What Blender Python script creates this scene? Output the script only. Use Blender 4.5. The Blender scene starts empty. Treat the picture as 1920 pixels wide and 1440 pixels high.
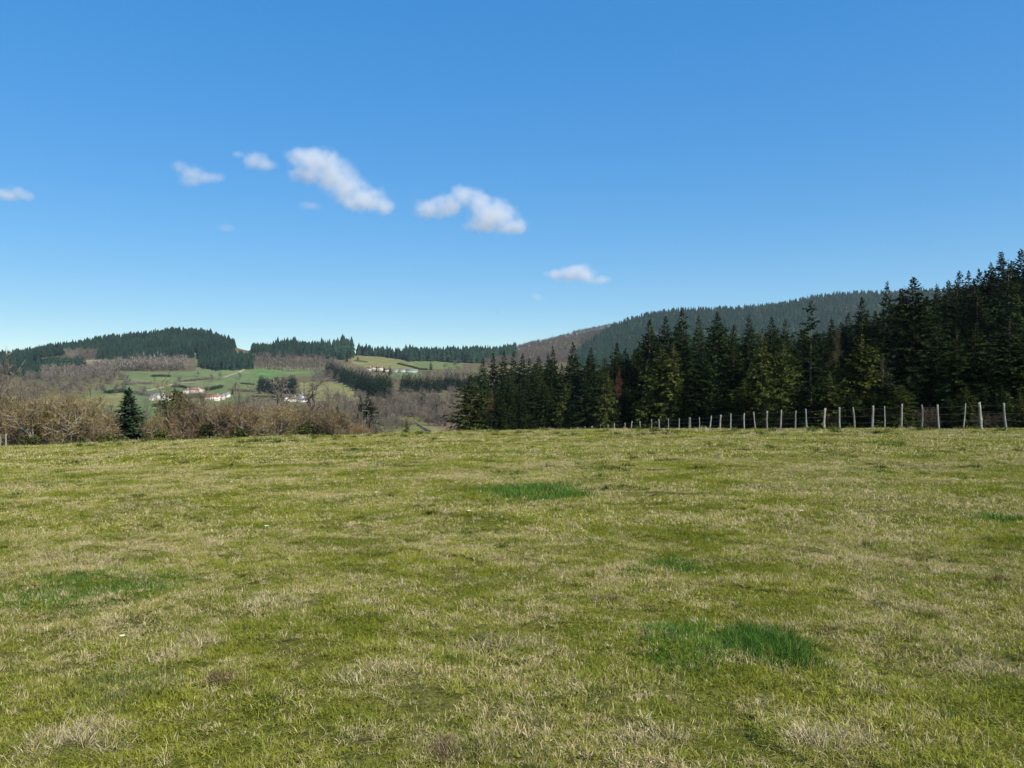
import bpy, bmesh, math, random
import numpy as np
from mathutils import Vector, Matrix, Quaternion

# ------------------------------------------------------------------ camera, sky, sun
SC = bpy.context.scene
COL = SC.collection
F, H0, CH = 1536.0, 740.0, 1.6          # focal length in photo pixels, horizon row, eye height
cam_d = bpy.data.cameras.new('camera'); cam = bpy.data.objects.new('camera', cam_d); COL.objects.link(cam)
cam.location = (0, 0, CH); cam.rotation_euler = (math.pi/2, 0, 0)
cam_d.sensor_width = 36.0; cam_d.lens = F/1920*36; cam_d.shift_y = 20/1920
cam_d.clip_start = 0.1; cam_d.clip_end = 30000
SC.camera = cam

SUN_AZ, SUN_EL = 136.0, 43.0             # clockwise from the view direction, above the horizon
world = bpy.data.worlds.new('World'); SC.world = world; world.use_nodes = True
nt = world.node_tree; nt.nodes.clear()
sky = nt.nodes.new('ShaderNodeTexSky'); sky.sky_type = 'NISHITA'; sky.sun_disc = False
sky.sun_elevation = math.radians(SUN_EL); sky.sun_rotation = math.radians(SUN_AZ)
sky.altitude = 700; sky.air_density = 1.0; sky.dust_density = 0.0; sky.ozone_density = 3.0
# the camera's colour response to the clear sky, the same over the whole dome: richer blue, flatter brightness
sep = nt.nodes.new('ShaderNodeSeparateColor'); sep.mode = 'HSV'; cmb = nt.nodes.new('ShaderNodeCombineColor'); cmb.mode = 'HSV'
ms = nt.nodes.new('ShaderNodeMath'); ms.operation = 'MULTIPLY'; ms.inputs[1].default_value = 1.335; ms.use_clamp = True
mp = nt.nodes.new('ShaderNodeMath'); mp.operation = 'POWER'; mp.inputs[1].default_value = 0.40
mv = nt.nodes.new('ShaderNodeMath'); mv.operation = 'MULTIPLY'; mv.inputs[1].default_value = 2.74
bg = nt.nodes.new('ShaderNodeBackground'); bg.inputs['Strength'].default_value = 0.1
wo = nt.nodes.new('ShaderNodeOutputWorld'); L_ = nt.links.new
L_(sky.outputs[0], sep.inputs[0]); mh = nt.nodes.new('ShaderNodeMath'); mh.operation = 'MULTIPLY'; mh.inputs[1].default_value = .995
L_(sep.outputs[0], mh.inputs[0]); L_(mh.outputs[0], cmb.inputs[0]); L_(sep.outputs[1], ms.inputs[0]); L_(ms.outputs[0], cmb.inputs[1])
L_(sep.outputs[2], mp.inputs[0]); L_(mp.outputs[0], mv.inputs[0]); L_(mv.outputs[0], cmb.inputs[2]); L_(cmb.outputs[0], bg.inputs[0]); L_(bg.outputs[0], wo.inputs[0])

sl = bpy.data.lights.new('sun', 'SUN'); so = bpy.data.objects.new('sun', sl); COL.objects.link(so)
sl.energy = 5.0; sl.angle = math.radians(0.53); sl.color = (1.0, 0.95, 0.86)
az, el = math.radians(SUN_AZ), math.radians(SUN_EL)
to_sun = Vector((math.sin(az)*math.cos(el), math.cos(az)*math.cos(el), math.sin(el)))
so.rotation_euler = to_sun.to_track_quat('Z', 'Y').to_euler(); so.location = to_sun*100

SC.view_settings.view_transform = 'Standard'; SC.view_settings.look = 'None'
SC.view_settings.exposure = 0.6; SC.view_settings.gamma = 1.0
SC.render.engine = 'CYCLES'
SC.cycles.max_bounces = 5; SC.cycles.diffuse_bounces = 3; SC.cycles.glossy_bounces = 1
SC.cycles.transmission_bounces = 3; SC.cycles.volume_bounces = 3; SC.cycles.transparent_max_bounces = 4
SC.cycles.use_denoising = True

rng = np.random.default_rng(11); random.seed(11)

# ------------------------------------------------------------------ helpers
def tag(o, label=None, cat=None, group=None, kind=None):
    if label: o['label'] = label
    if cat: o['category'] = cat
    if group: o['group'] = group
    if kind: o['kind'] = kind
    return o

def tri_mesh(name, V, T, mat=None, smooth=False, rnd=None):
    V = np.asarray(V, np.float32); T = np.asarray(T, np.int32)
    me = bpy.data.meshes.new(name)
    me.vertices.add(len(V)); me.vertices.foreach_set('co', V.ravel())
    me.loops.add(T.size); me.loops.foreach_set('vertex_index', T.ravel())
    me.polygons.add(len(T)); k = T.shape[1]
    me.polygons.foreach_set('loop_start', np.arange(0, T.size, k, dtype=np.int32))
    me.polygons.foreach_set('loop_total', np.full(len(T), k, np.int32))
    if smooth: me.polygons.foreach_set('use_smooth', np.ones(len(T), bool))
    if rnd is not None:
        a = me.attributes.new('rnd', 'FLOAT', 'POINT'); a.data.foreach_set('value', np.asarray(rnd, np.float32))
    me.update(calc_edges=True)
    if mat: me.materials.append(mat)
    return me

def link(name, data, parent=None, loc=(0, 0, 0), rot=(0, 0, 0), scale=(1, 1, 1)):
    o = bpy.data.objects.new(name, data); COL.objects.link(o)
    o.location = loc; o.rotation_euler = rot; o.scale = scale
    if parent: o.parent = parent
    return o

class MB:
    """collects triangles"""
    def __init__(s): s.v = []; s.t = []; s.r = []; s.n = 0
    def add(s, V, T, r=0.5):
        V = np.asarray(V, float).reshape(-1, 3)
        s.v.append(V); s.t.append(np.asarray(T, int).reshape(-1, 3)+s.n)
        s.r.append(np.full(len(V), r) if np.isscalar(r) else np.asarray(r)); s.n += len(V)
    def box(s, x0, x1, y0, y1, z0, z1, r=0.5):
        V = [(x, y, z) for x in (x0, x1) for y in (y0, y1) for z in (z0, z1)]
        Q = [(0, 1, 3, 2), (4, 6, 7, 5), (0, 4, 5, 1), (2, 3, 7, 6), (0, 2, 6, 4), (1, 5, 7, 3)]
        s.add(V, [t for q in Q for t in ((q[0], q[1], q[2]), (q[0], q[2], q[3]))], r)
    def tube(s, pts, rad, n=6, r=0.5, cap=True):
        pts = [Vector(p) for p in pts]; V = []; T = []
        for i, p in enumerate(pts):
            d = (pts[min(i+1, len(pts)-1)]-pts[max(i-1, 0)]).normalized()
            a = d.orthogonal().normalized() if abs(d.z) < .99 else Vector((1, 0, 0)); b = d.cross(a)
            for k in range(n):
                q = 2*math.pi*k/n; V.append(p+(a*math.cos(q)+b*math.sin(q))*rad[i])
        for i in range(len(pts)-1):
            for k in range(n):
                a0 = i*n+k; a1 = i*n+(k+1) % n
                T += [(a0, a1, a1+n), (a0, a1+n, a0+n)]
        if cap:
            m = len(V); V.append(pts[-1]); b0 = (len(pts)-1)*n
            T += [(b0+k, b0+(k+1) % n, m) for k in range(n)]
        s.add([tuple(v) for v in V], T, r)
    def mesh(s, name, mat, smooth=False):
        return tri_mesh(name, np.concatenate(s.v), np.concatenate(s.t), mat, smooth, np.concatenate(s.r))

def hash2(ix, iy, seed):
    n = (ix.astype(np.int64)*374761393 + iy.astype(np.int64)*668265263 + seed*974711) & 0x7fffffff
    n = ((n ^ (n >> 13))*1274126177) & 0x7fffffff
    return ((n ^ (n >> 16)) & 0xffff)/65535.0
def vnoise(x, y, seed=0):
    x = np.asarray(x, float); y = np.asarray(y, float)
    ix, iy = np.floor(x), np.floor(y); fx, fy = x-ix, y-iy
    fx = fx*fx*(3-2*fx); fy = fy*fy*(3-2*fy)
    a = hash2(ix, iy, seed); b = hash2(ix+1, iy, seed); c = hash2(ix, iy+1, seed); d = hash2(ix+1, iy+1, seed)
    return (a*(1-fx)+b*fx)*(1-fy)+(c*(1-fx)+d*fx)*fy
def fbm(x, y, seed=0, o=3):
    s = 0; a = .5
    for i in range(o): s = s+a*vnoise(x*2**i, y*2**i, seed+i*7); a *= .5
    return s/(1-.5**o)

# ------------------------------------------------------------------ materials
class NT:
    def __init__(s, name):
        s.m = bpy.data.materials.new(name); s.m.use_nodes = True; s.t = s.m.node_tree; s.t.nodes.clear()
        s.out = s.t.nodes.new('ShaderNodeOutputMaterial')
    def n(s, typ, **kw):
        x = s.t.nodes.new('ShaderNode'+typ)
        for k, v in kw.items():
            if k[0] == '_': setattr(x, k[1:], v)
            else: x.inputs[k.replace('__', ' ')].default_value = v
        return x
    def l(s, a, b): s.t.links.new(a, b)
    def ramp(s, fac, stops, interp='LINEAR'):
        r = s.n('ValToRGB'); r.color_ramp.interpolation = interp
        e = r.color_ramp.elements
        while len(e) < len(stops): e.new(0.5)
        for q, (p, c) in zip(e, stops): q.position = p; q.color = (*c, 1)
        if fac is not None: s.l(fac, r.inputs[0])
        return r.outputs[0]
    def noise(s, vec, scale, detail=3, rough=.55):
        x = s.n('TexNoise', Scale=scale, Detail=detail, Roughness=rough)
        if vec is not None: s.l(vec, x.inputs['Vector'])
        return x.outputs['Fac']
    def math(s, op, a, b=None, clamp=False):
        x = s.n('Math', _operation=op, _use_clamp=clamp)
        for i, v in enumerate((a, b)):
            if v is None: continue
            if isinstance(v, (int, float)): x.inputs[i].default_value = v
            else: s.l(v, x.inputs[i])
        return x.outputs[0]
    def mix(s, f, a, b, mode='MIX'):
        x = s.n('Mix', _data_type='RGBA', _blend_type=mode)
        for sock, v in ((x.inputs[0], f), (x.inputs[6], a), (x.inputs[7], b)):
            if isinstance(v, (int, float)): sock.default_value = v
            elif isinstance(v, tuple): sock.default_value = (*v, 1)
            else: s.l(v, sock)
        return x.outputs[2]
    def attr(s, name, typ='GEOMETRY'):
        return s.n('Attribute', _attribute_name=name, _attribute_type=typ)

def leafy(name, stops, transl=0.25, vary=0.25, wscale=None):
    """foliage / twigs: colour by the per-leaf random number and a per-tree shift"""
    s = NT(name)
    r = s.attr('rnd').outputs['Fac']
    c = s.ramp(r, stops)
    oi = s.n('ObjectInfo')
    k = s.math('ADD', s.math('MULTIPLY', oi.outputs['Random'], vary*2), 1-vary)
    cc = s.mix(1.0, c, k, 'MULTIPLY')
    d = s.n('BsdfDiffuse'); s.l(cc, d.inputs[0])
    if transl > 0:
        t = s.n('BsdfTranslucent'); s.l(cc, t.inputs[0])
        m = s.n('MixShader'); m.inputs[0].default_value = transl
        s.l(d.outputs[0], m.inputs[1]); s.l(t.outputs[0], m.inputs[2]); s.l(m.outputs[0], s.out.inputs[0])
    else: s.l(d.outputs[0], s.out.inputs[0])
    return s.m

def solid(name, c0, c1, scale=3.0, rough=.85, bump=0.0, coord='Object'):
    s = NT(name)
    tc = s.n('TexCoord'); f = s.noise(tc.outputs[coord], scale, 5)
    c = s.ramp(f, [(.3, c0), (.7, c1)])
    p = s.n('BsdfPrincipled', Roughness=rough); s.l(c, p.inputs['Base Color'])
    p.inputs['Specular IOR Level'].default_value = .25
    if bump:
        b = s.n('Bump', Strength=bump, Distance=.02); s.l(f, b.inputs['Height']); s.l(b.outputs[0], p.inputs['Normal'])
    s.l(p.outputs[0], s.out.inputs[0]); return s.m

M_SPRUCE = leafy('spruce_needles', [(0, (.008, .015, .006)), (.5, (.017, .030, .009)), (.85, (.038, .053, .014)), (1, (.080, .090, .027))], .10, .3)
M_OLIVE = leafy('olive_needles', [(0, (.019, .028, .008)), (.5, (.044, .058, .012)), (.85, (.085, .098, .022)), (1, (.14, .14, .042))], .15, .22)
M_FIR = leafy('fir_needles', [(0, (.014, .027, .013)), (.6, (.027, .048, .021)), (1, (.055, .078, .036))], .1, .2)
M_FARCON = leafy('far_needles', [(0, (.007, .016, .011)), (.5, (.013, .028, .017)), (1, (.026, .048, .025))], .05, .12)
M_MIDCON = leafy('mid_needles', [(0, (.008, .020, .010)), (.5, (.016, .036, .016)), (1, (.038, .064, .024))], .1, .2)
M_HAW = leafy('hawthorn_twigs', [(0, (.08, .056, .036)), (.35, (.16, .105, .058)), (.6, (.235, .152, .07)), (.8, (.20, .16, .07)), (1, (.29, .265, .195))], .15, .12)
M_HAWRED = leafy('reddish_twigs', [(0, (.08, .055, .036)), (.4, (.15, .102, .062)), (.75, (.21, .15, .08)), (1, (.27, .24, .17))], .15, .12)
M_HAWYEL = leafy('lichen_twigs', [(0, (.085, .064, .036)), (.4, (.165, .125, .056)), (.75, (.24, .175, .068)), (1, (.29, .26, .165))], .15, .12)
M_ORANGE = leafy('orange_twigs', [(0, (.14, .09, .05)), (.6, (.25, .155, .07)), (1, (.33, .24, .11))], .15, .1)
M_GREYTW = leafy('grey_twigs', [(0, (.10, .082, .062)), (.5, (.16, .135, .105)), (1, (.235, .20, .16))], .1, .15)
M_BROWNTW = leafy('brown_far_twigs', [(0, (.082, .066, .052)), (.5, (.128, .104, .08)), (1, (.175, .146, .115))], .1, .15)
M_DEAD = leafy('dead_twigs', [(0, (.04, .03, .02)), (1, (.095, .075, .05))], 0, .1)
M_BARK = solid('bark', (.07, .055, .04), (.15, .125, .095), 9)
M_PALEBARK = solid('pale_bark', (.22, .20, .165), (.36, .33, .28), 7)
s = NT('weathered_wood'); tc = s.n('TexCoord'); f = s.noise(tc.outputs['Object'], 14, 5)
k = s.math('ADD', s.math('MULTIPLY', s.n('ObjectInfo').outputs['Random'], .65), .55)
c = s.mix(1.0, s.ramp(f, [(.3, (.15, .138, .115)), (.7, (.33, .31, .265))]), k, 'MULTIPLY')
d = s.n('BsdfDiffuse'); s.l(c, d.inputs[0]); b = s.n('Bump', Strength=.5, Distance=.02); s.l(f, b.inputs['Height']); s.l(b.outputs[0], d.inputs['Normal']); s.l(d.outputs[0], s.out.inputs[0]); M_POST = s.m
M_WIRE = solid('rusty_wire', (.10, .08, .07), (.18, .15, .13), 20, .6)
M_STONE = solid('grey_stone', (.075, .068, .06), (.15, .138, .12), 1.2)

# ------------------------------------------------------------------ terrain
def P(Y, py): return (Y, CH-(py-H0)*Y/F)
CREST = [(-300, 846, 37), (0, 839.5, 38), (240, 829, 40), (480, 821, 42), (700, 814.5, 43), (900, 808.5, 45), (1044, 806, 45),
         (1200, 805, 44), (1330, 804.5, 42), (1600, 804.5, 40), (1900, 805, 38), (2300, 806, 36)]
FAR = {
 -300: [(58, -3.2), (120, -11), (250, -26), (450, -22), P(700, 735), P(900, 712), P(1100, 695), P(1400, 676), (1700, 20), (2650, 0)],
 0:   [(58, -3.2), (120, -11), (250, -26), (450, -22), P(700, 737), P(900, 716), P(1100, 700), P(1250, 686), P(1450, 670), (1700, 30), (2650, 0)],
 100: [(58, -3.1), (120, -11), (250, -27), (450, -22), P(700, 750), P(900, 722), P(1050, 704), P(1250, 679), P(1480, 655), (1700, 45), (2650, 0)],
 200: [(58, -3.0), (120, -11), (250, -28), (550, -14), P(700, 764), P(900, 738), P(1050, 710), P(1150, 694), P(1260, 673), P(1500, 637), (1750, 60), (2650, 0)],
 330: [(58, -2.9), (120, -10), (250, -28), (550, -16), P(700, 772), P(950, 744), P(1050, 722), P(1150, 698), P(1250, 673), P(1500, 618), (1750, 80), (2650, 0)],
 400: [(60, -2.8), (120, -10), (250, -28), (550, -16), P(700, 770), P(950, 743), P(1050, 718), P(1180, 692), P(1300, 665), P(1480, 628), (1750, 70), (2650, 0)],
 470: [(60, -2.8), (120, -10), (250, -27), (550, -15), P(700, 766), P(950, 740), P(1100, 707), P(1180, 692), P(1300, 672), P(1420, 658), (1700, 45), (2650, 0)],
 560: [(60, -2.7), (120, -10), (250, -26), (500, -16), P(680, 762), P(900, 741), P(1080, 712), P(1190, 694), P(1340, 667), P(1480, 649), (1750, 55), (2650, 0)],
 640: [(62, -2.6), (120, -9), (220, -18), (450, -15), P(620, 757), P(800, 732), P(1000, 712), P(1200, 692), P(1340, 672), P(1480, 658), (1750, 50), (2650, 0)],
 700: [(62, -2.6), (120, -9), (200, -11), P(320, 803), P(450, 778), P(620, 750), P(800, 728), P(1000, 712), P(1200, 694), P(1360, 673), P(1450, 664), (1750, 45), (2650, 0)],
 780: [(62, -2.6), (110, -7), (170, -8.5), P(260, 808), P(340, 793), P(450, 772), P(650, 742), P(850, 722), P(1100, 702), P(1220, 694), P(1360, 679), P(1480, 667), (1800, 50), (2650, 0)],
 880: [(64, -2.5), (110, -5), (170, -7), P(260, 804), P(360, 793), P(520, 764), P(800, 726), P(1150, 700), P(1360, 683), P(1540, 668), (1800, 60), (2650, 0)],
 1000: [(68, -2.0), (108, -4.0), (140, -4.8), (250, -6), P(600, 755), P(1000, 710), P(1400, 680), P(1700, 655), P(1950, 641), (2650, 60)],
 1100: [(68, -1.8), (105, -3.5), (140, -4), (250, -3), P(600, 745), P(1000, 705), P(1500, 668), P(1900, 628), P(2100, 614), (2650, 80)],
 1250: [(66, -1.5), (100, -2.2), (150, -1.5), (260, 4), P(600, 730), P(1000, 700), P(1500, 652), P(1900, 600), P(2200, 575), (2650, 120)],
 1400: [(64, -1.2), (90, -1.2), (150, 0.5), (260, 8), P(600, 720), P(1000, 695), P(1500, 648), P(1900, 594), P(2200, 569), (2650, 130)],
 1600: [(56, -.9), (90, -.4), (150, 3), (260, 14), P(600, 705), P(1000, 685), P(1500, 638), P(1900, 573), P(2200, 541), (2650, 160)],
 1900: [(50, -.5), (70, -.4), (110, 3.0), (150, 8), (260, 22), P(600, 690), P(1000, 670), P(1500, 622), P(1900, 564), P(2200, 533), (2650, 180)],
 2300: [(48, -.4), (70, 0), (110, 5), (150, 11), (260, 26), P(600, 685), P(1000, 660), P(1500, 612), P(1900, 560), P(2200, 530), (2650, 180)],
}
CP = sorted(FAR)
def profile(px, Ys):
    """terrain height along one direction of the photograph's lens"""
    c = np.array(CREST); cr = np.interp(px, c[:, 0], c[:, 1]); Yc = np.interp(px, c[:, 0], c[:, 2])
    zc = CH-(cr-H0)*Yc/F
    near = [(0, 0), (4, 0.0), (Yc*.45, zc*.28), (Yc*.75, zc*.66), (Yc, zc), (Yc+6, zc-.36-.02*abs(zc))]
    def col(k):
        pts = near+FAR[k]; a = np.array(pts)
        return np.interp(np.sqrt(Ys), np.sqrt(a[:, 0]), a[:, 1])
    if px <= CP[0]: return col(CP[0])
    if px >= CP[-1]: return col(CP[-1])
    i = np.searchsorted(CP, px)-1; f = (px-CP[i])/(CP[i+1]-CP[i]); f = f*f*(3-2*f)
    return col(CP[i])*(1-f)+col(CP[i+1])*f

TH = np.concatenate([np.arange(-180, -42, 3.0), np.arange(-42, 42.01, .2), np.arange(45, 180.1, 3.0)])
RR = [0.3]
while RR[-1] < 2.2: RR.append(RR[-1]*1.05)
while RR[-1] < 9: RR.append(RR[-1]*1.010)
while RR[-1] < 16: RR.append(RR[-1]*1.015)
while RR[-1] < 500: RR.append(RR[-1]*1.022)
while RR[-1] < 1700: RR.append(RR[-1]+12)
while RR[-1] < 2650: RR.append(RR[-1]+30)
RR = np.array(RR)
ZG = np.zeros((len(TH), len(RR)))
for i, th in enumerate(TH):
    a = math.radians(max(-40, min(40, th)))
    z = profile(960+F*math.tan(a), RR*math.cos(a))
    if abs(th) > 45:
        k = min(1, (abs(th)-45)/60.0); z = z*(1-k)+k*(0.25*np.sin(RR/40.0)-RR*.012)
    ZG[i] = z
def blur(A, ax, w):
    k = np.ones(2*w+1)/(2*w+1)
    P_ = np.pad(A, [(w, w) if q == ax else (0, 0) for q in range(2)], mode='edge')
    return np.apply_along_axis(lambda v: np.convolve(v, k, 'valid'), ax, P_)
B1 = blur(blur(ZG, 1, 2), 1, 2); B2 = blur(blur(blur(ZG, 1, 4), 1, 3), 0, 6)
wf = np.clip((RR-150)/300, 0, 1)[None, :]
wn = np.clip((RR-2)/5, 0, 1)[None, :]
ZG = ZG*(1-wn)+wn*(B1*(1-wf)+B2*wf)
GX = np.sin(np.radians(TH))[:, None]*RR[None, :]; GY = np.cos(np.radians(TH))[:, None]*RR[None, :]
nearw = np.clip(1.4-RR/110, 0, 1)[None, :]
ZG = ZG+nearw*(.085*(fbm(GX*.55, GY*.55, 3)-.5)+.075*(fbm(GX*1.9, GY*1.9, 9, 2)-.5)+.05*(fbm(GX*4.6, GY*4.6, 15, 2)-.5)+.03*(fbm(GX*8.5, GY*8.5, 33, 2)-.5)*np.clip(1.6-RR/12, 0, 1)[None, :]+.10*(fbm(GX*.16, GY*.16, 21, 2)-.5)*np.clip(RR/15, 0, 1)[None, :])
farw = np.clip((RR-500)/300, 0, 1)[None, :]
ZG = ZG+farw*7*(fbm(GX/130, GY/130, 5, 3)-.5)

def ground(x, y):
    x = np.asarray(x, float); y = np.asarray(y, float)
    r = np.clip(np.hypot(x, y), RR[0], RR[-1]-1); t = np.degrees(np.arctan2(x, y))
    i = np.clip(np.searchsorted(TH, t)-1, 0, len(TH)-2); j = np.clip(np.searchsorted(RR, r)-1, 0, len(RR)-2)
    ft = (t-TH[i])/(TH[i+1]-TH[i]); fr = (r-RR[j])/(RR[j+1]-RR[j])
    return (ZG[i, j]*(1-ft)+ZG[i+1, j]*ft)*(1-fr)+(ZG[i, j+1]*(1-ft)+ZG[i+1, j+1]*ft)*fr
def at(px, Y):
    x = (px-960)/F*Y; return Vector((x, Y, float(ground(x, Y))))
_YS = np.concatenate([np.arange(240, 1700, 3.0), np.arange(1700, 2500, 8.0)])
def Yat(px, py, lo=240):
    """depth at which the hillside seen in column px lies on row py"""
    Ys = _YS[_YS >= lo]; g = H0-(ground((px-960)/F*Ys, Ys)-CH)*F/Ys
    k = np.where(g <= py)[0]
    return float(Ys[k[0]]) if len(k) else float(Ys[np.argmin(g)])
def Yfield(px, py):
    """depth on the near meadow seen in column px on row py"""
    Ys = np.arange(2.5, 46, .02); g = H0-(ground((px-960)/F*Ys, Ys)-CH)*F/Ys
    k = np.where(g <= py)[0]
    return float(Ys[k[0]]) if len(k) else 40.0

# land cover of every terrain vertex
def inpoly(px, py, poly):
    ins = np.zeros(px.shape, bool); n = len(poly)
    for i in range(n):
        x0, y0 = poly[i]; x1, y1 = poly[(i+1) % n]
        c = ((y0 > py) != (y1 > py)) & (px < (x1-x0)*(py-y0)/((y1-y0) if y1 != y0 else 1e-9)+x0)
        ins ^= c
    return ins
with np.errstate(divide='ignore', invalid='ignore'):
    VPX = np.where(GY > 1, 960+F*GX/GY, -9999); VPY = np.where(GY > 1, H0-(ZG-CH)*F/GY, 9999)
LAND = np.zeros(GX.shape+(3,)); LAND[:] = (.105, .092, .048)
n1 = fbm(GX/60, GY/60, 31)[..., None]
LAND = LAND*(.8+.4*n1)
PARCELS = [
 ([(150, 742), (235, 712), (225, 697), (345, 697), (362, 690), (362, 640), (376, 640), (374, 690), (480, 694), (640, 690), (640, 705), (520, 705), (480, 742), (440, 756), (440, 800), (100, 800)], (.100, .138, .058)),
 ([(215, 716), (300, 708), (420, 712), (420, 722), (300, 722), (215, 730)], (.115, .145, .06)),
 ([(478, 690), (540, 694), (530, 704), (478, 708)], (.085, .150, .052)),
 ([(250, 762), (320, 755), (330, 800), (250, 800)], (.085, .152, .052)),
 ([(420, 722), (500, 722), (500, 745), (420, 742)], (.125, .142, .06)),
 ([(150, 745), (230, 735), (230, 760), (150, 760)], (.165, .16, .065)),
 ([(560, 718), (660, 715), (720, 735), (720, 752), (560, 752)], (.19, .185, .075)),
 ([(660, 655), (700, 655), (860, 674), (870, 692), (760, 692), (700, 694), (660, 680)], (.165, .165, .065)),
 ([(770, 676), (865, 676), (865, 692), (800, 692), (780, 684)], (.11, .15, .056)),
 ([(735, 698), (790, 698), (790, 708), (735, 708)], (.10, .148, .055)),
 ([(690, 784), (800, 780), (860, 800), (880, 830), (660, 830)], (.15, .155, .055)),
 ([(150, 676), (190, 672), (180, 692), (150, 692)], (.24, .19, .13)),
 ([(790, 790), (850, 780), (860, 806), (840, 812)], (.15, .11, .07)),
 ([(222, 672), (366, 672), (366, 697), (222, 697)], (.085, .07, .045)),
 ([(366, 690), (374, 640), (364, 640)], (.12, .14, .06)),
 ([(1535, 556), (1605, 556), (1605, 585), (1535, 588)], (.17, .11, .08)),
]
for poly, c in PARCELS:
    m = inpoly(VPX, VPY, poly) & (RR[None, :] > 200)
    LAND[m] = (np.array(c)*(.82+.36*n1))[m]
mid = (RR > 130) & (RR < 420)
LAND[:, RR < 130] = (.13, .125, .045)
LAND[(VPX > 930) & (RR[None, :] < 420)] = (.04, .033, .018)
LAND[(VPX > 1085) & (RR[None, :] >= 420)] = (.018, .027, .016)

def terrain_mesh(name, j0, j1, mat, close=False):
    nth = len(TH)-1                                   # -180 and +180 coincide
    js = np.arange(j0, j1+1); nj = len(js)
    V = np.stack([GX[:nth, j0:j1+1], GY[:nth, j0:j1+1], ZG[:nth, j0:j1+1]], -1).reshape(-1, 3)
    i, j = np.meshgrid(np.arange(nth), np.arange(nj-1), indexing='ij'); i2 = (i+1) % nth
    Q = np.stack([i*nj+j, i*nj+j+1, i2*nj+j+1, i2*nj+j], -1).reshape(-1, 4)
    me = tri_mesh(name, V, Q[:, ::-1], mat, True)
    a = me.color_attributes.new('land', 'FLOAT_COLOR', 'POINT')
    c = np.ones((len(V), 4), np.float32); c[:, :3] = LAND[:nth, j0:j1+1].reshape(-1, 3)
    a.data.foreach_set('color', c.ravel())
    return me

def dryness(s, pos):
    """patchy share of dead straw in the turf, by place"""
    a = s.noise(pos, .4, 4, .65); b = s.noise(pos, 2.6, 4, .65)
    x = s.math('ADD', s.math('MULTIPLY', a, .9), s.math('MULTIPLY', b, .75))
    return s.math('SUBTRACT', x, .50)

s = NT('meadow_turf')
pos = s.n('NewGeometry').outputs['Position']
dr = dryness(s, pos)
f = s.noise(pos, 24, 5, .75); f2 = s.noise(pos, 110, 3, .7)
c = s.ramp(s.math('ADD', s.math('MULTIPLY', f, .6), s.math('MULTIPLY', f2, .4)),
           [(.3, (.016, .015, .005)), (.42, (.05, .052, .011)), (.54, (.12, .126, .022)), (.72, (.23, .21, .07))])
c2 = s.ramp(f, [(.35, (.055, .042, .022)), (.65, (.21, .17, .09))])
cc = s.mix(s.math('MULTIPLY', s.math('SUBTRACT', dr, .25), 1.4, True), c, c2)
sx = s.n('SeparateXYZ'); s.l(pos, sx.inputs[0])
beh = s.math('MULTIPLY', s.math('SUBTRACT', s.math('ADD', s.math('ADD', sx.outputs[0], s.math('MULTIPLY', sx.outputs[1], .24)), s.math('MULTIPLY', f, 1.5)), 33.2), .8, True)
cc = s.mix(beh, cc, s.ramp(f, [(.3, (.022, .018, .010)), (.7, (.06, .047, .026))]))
d = s.n('BsdfDiffuse'); s.l(cc, d.inputs[0])
b = s.n('Bump', Strength=.8, Distance=.04); s.l(f, b.inputs['Height']); s.l(b.outputs[0], d.inputs['Normal'])
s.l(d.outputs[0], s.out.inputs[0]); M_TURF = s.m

s = NT('hill_land')
pos = s.n('NewGeometry').outputs['Position']
lc = s.attr('land').outputs['Color']
k = s.ramp(s.noise(pos, .05, 6, .65), [(.3, (.72, .72, .72)), (.7, (1.25, 1.2, 1.15))])
br = s.mix(s.math('MULTIPLY', s.math('SUBTRACT', s.noise(pos, .018, 5, .65), .49), 3.2, True), s.mix(1.0, lc, k, 'MULTIPLY'), (.135, .122, .06))
d = s.n('BsdfDiffuse'); s.l(br, d.inputs[0]); s.l(d.outputs[0], s.out.inputs[0]); M_HILL = s.m

JS = int(np.searchsorted(RR, 95))
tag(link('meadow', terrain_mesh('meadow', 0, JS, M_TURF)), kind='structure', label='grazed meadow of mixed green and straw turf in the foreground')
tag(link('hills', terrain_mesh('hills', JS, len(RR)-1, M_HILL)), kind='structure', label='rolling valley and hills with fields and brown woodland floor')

# dirt tracks draped over the hillside
def track(name, pts, w, mat, label):
    A = []
    for (x0, y0), (x1, y1) in zip(pts, pts[1:]):
        n = max(2, int(abs(x1-x0)/4)+2)
        for k in range(n): A.append((x0+(x1-x0)*k/n, y0+(y1-y0)*k/n))
    A.append(pts[-1])
    W = [at(px, Yat(px, py, 500)) for px, py in A]
    V = []; T = []
    for i, p in enumerate(W):
        d = W[min(i+1, len(W)-1)]-W[max(i-1, 0)]; nrm = Vector((-d.y, d.x, 0)); nrm = nrm.normalized() if nrm.length > 0 else Vector((0, 1, 0))
        for sgn in (-1, 1):
            q = p+nrm*sgn*w/2; V.append((q.x, q.y, float(ground(q.x, q.y))+.25))
    for i in range(len(W)-1): T += [(2*i, 2*i+1, 2*i+3), (2*i, 2*i+3, 2*i+2)]
    tag(link(name, tri_mesh(name, V, T, mat)), kind='structure', label=label)
M_DIRT = solid('dirt', (.22, .175, .10), (.31, .255, .15), .05)
track('path', [(275, 733), (300, 728), (325, 721), (345, 718), (375, 717)], 4.5, M_DIRT, 'tan dirt track climbing behind the village')
track('path', [(418, 709), (432, 704), (446, 700), (455, 695), (459, 690)], 5, M_DIRT, 'tan dirt track crossing the green field to the wood edge')

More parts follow.
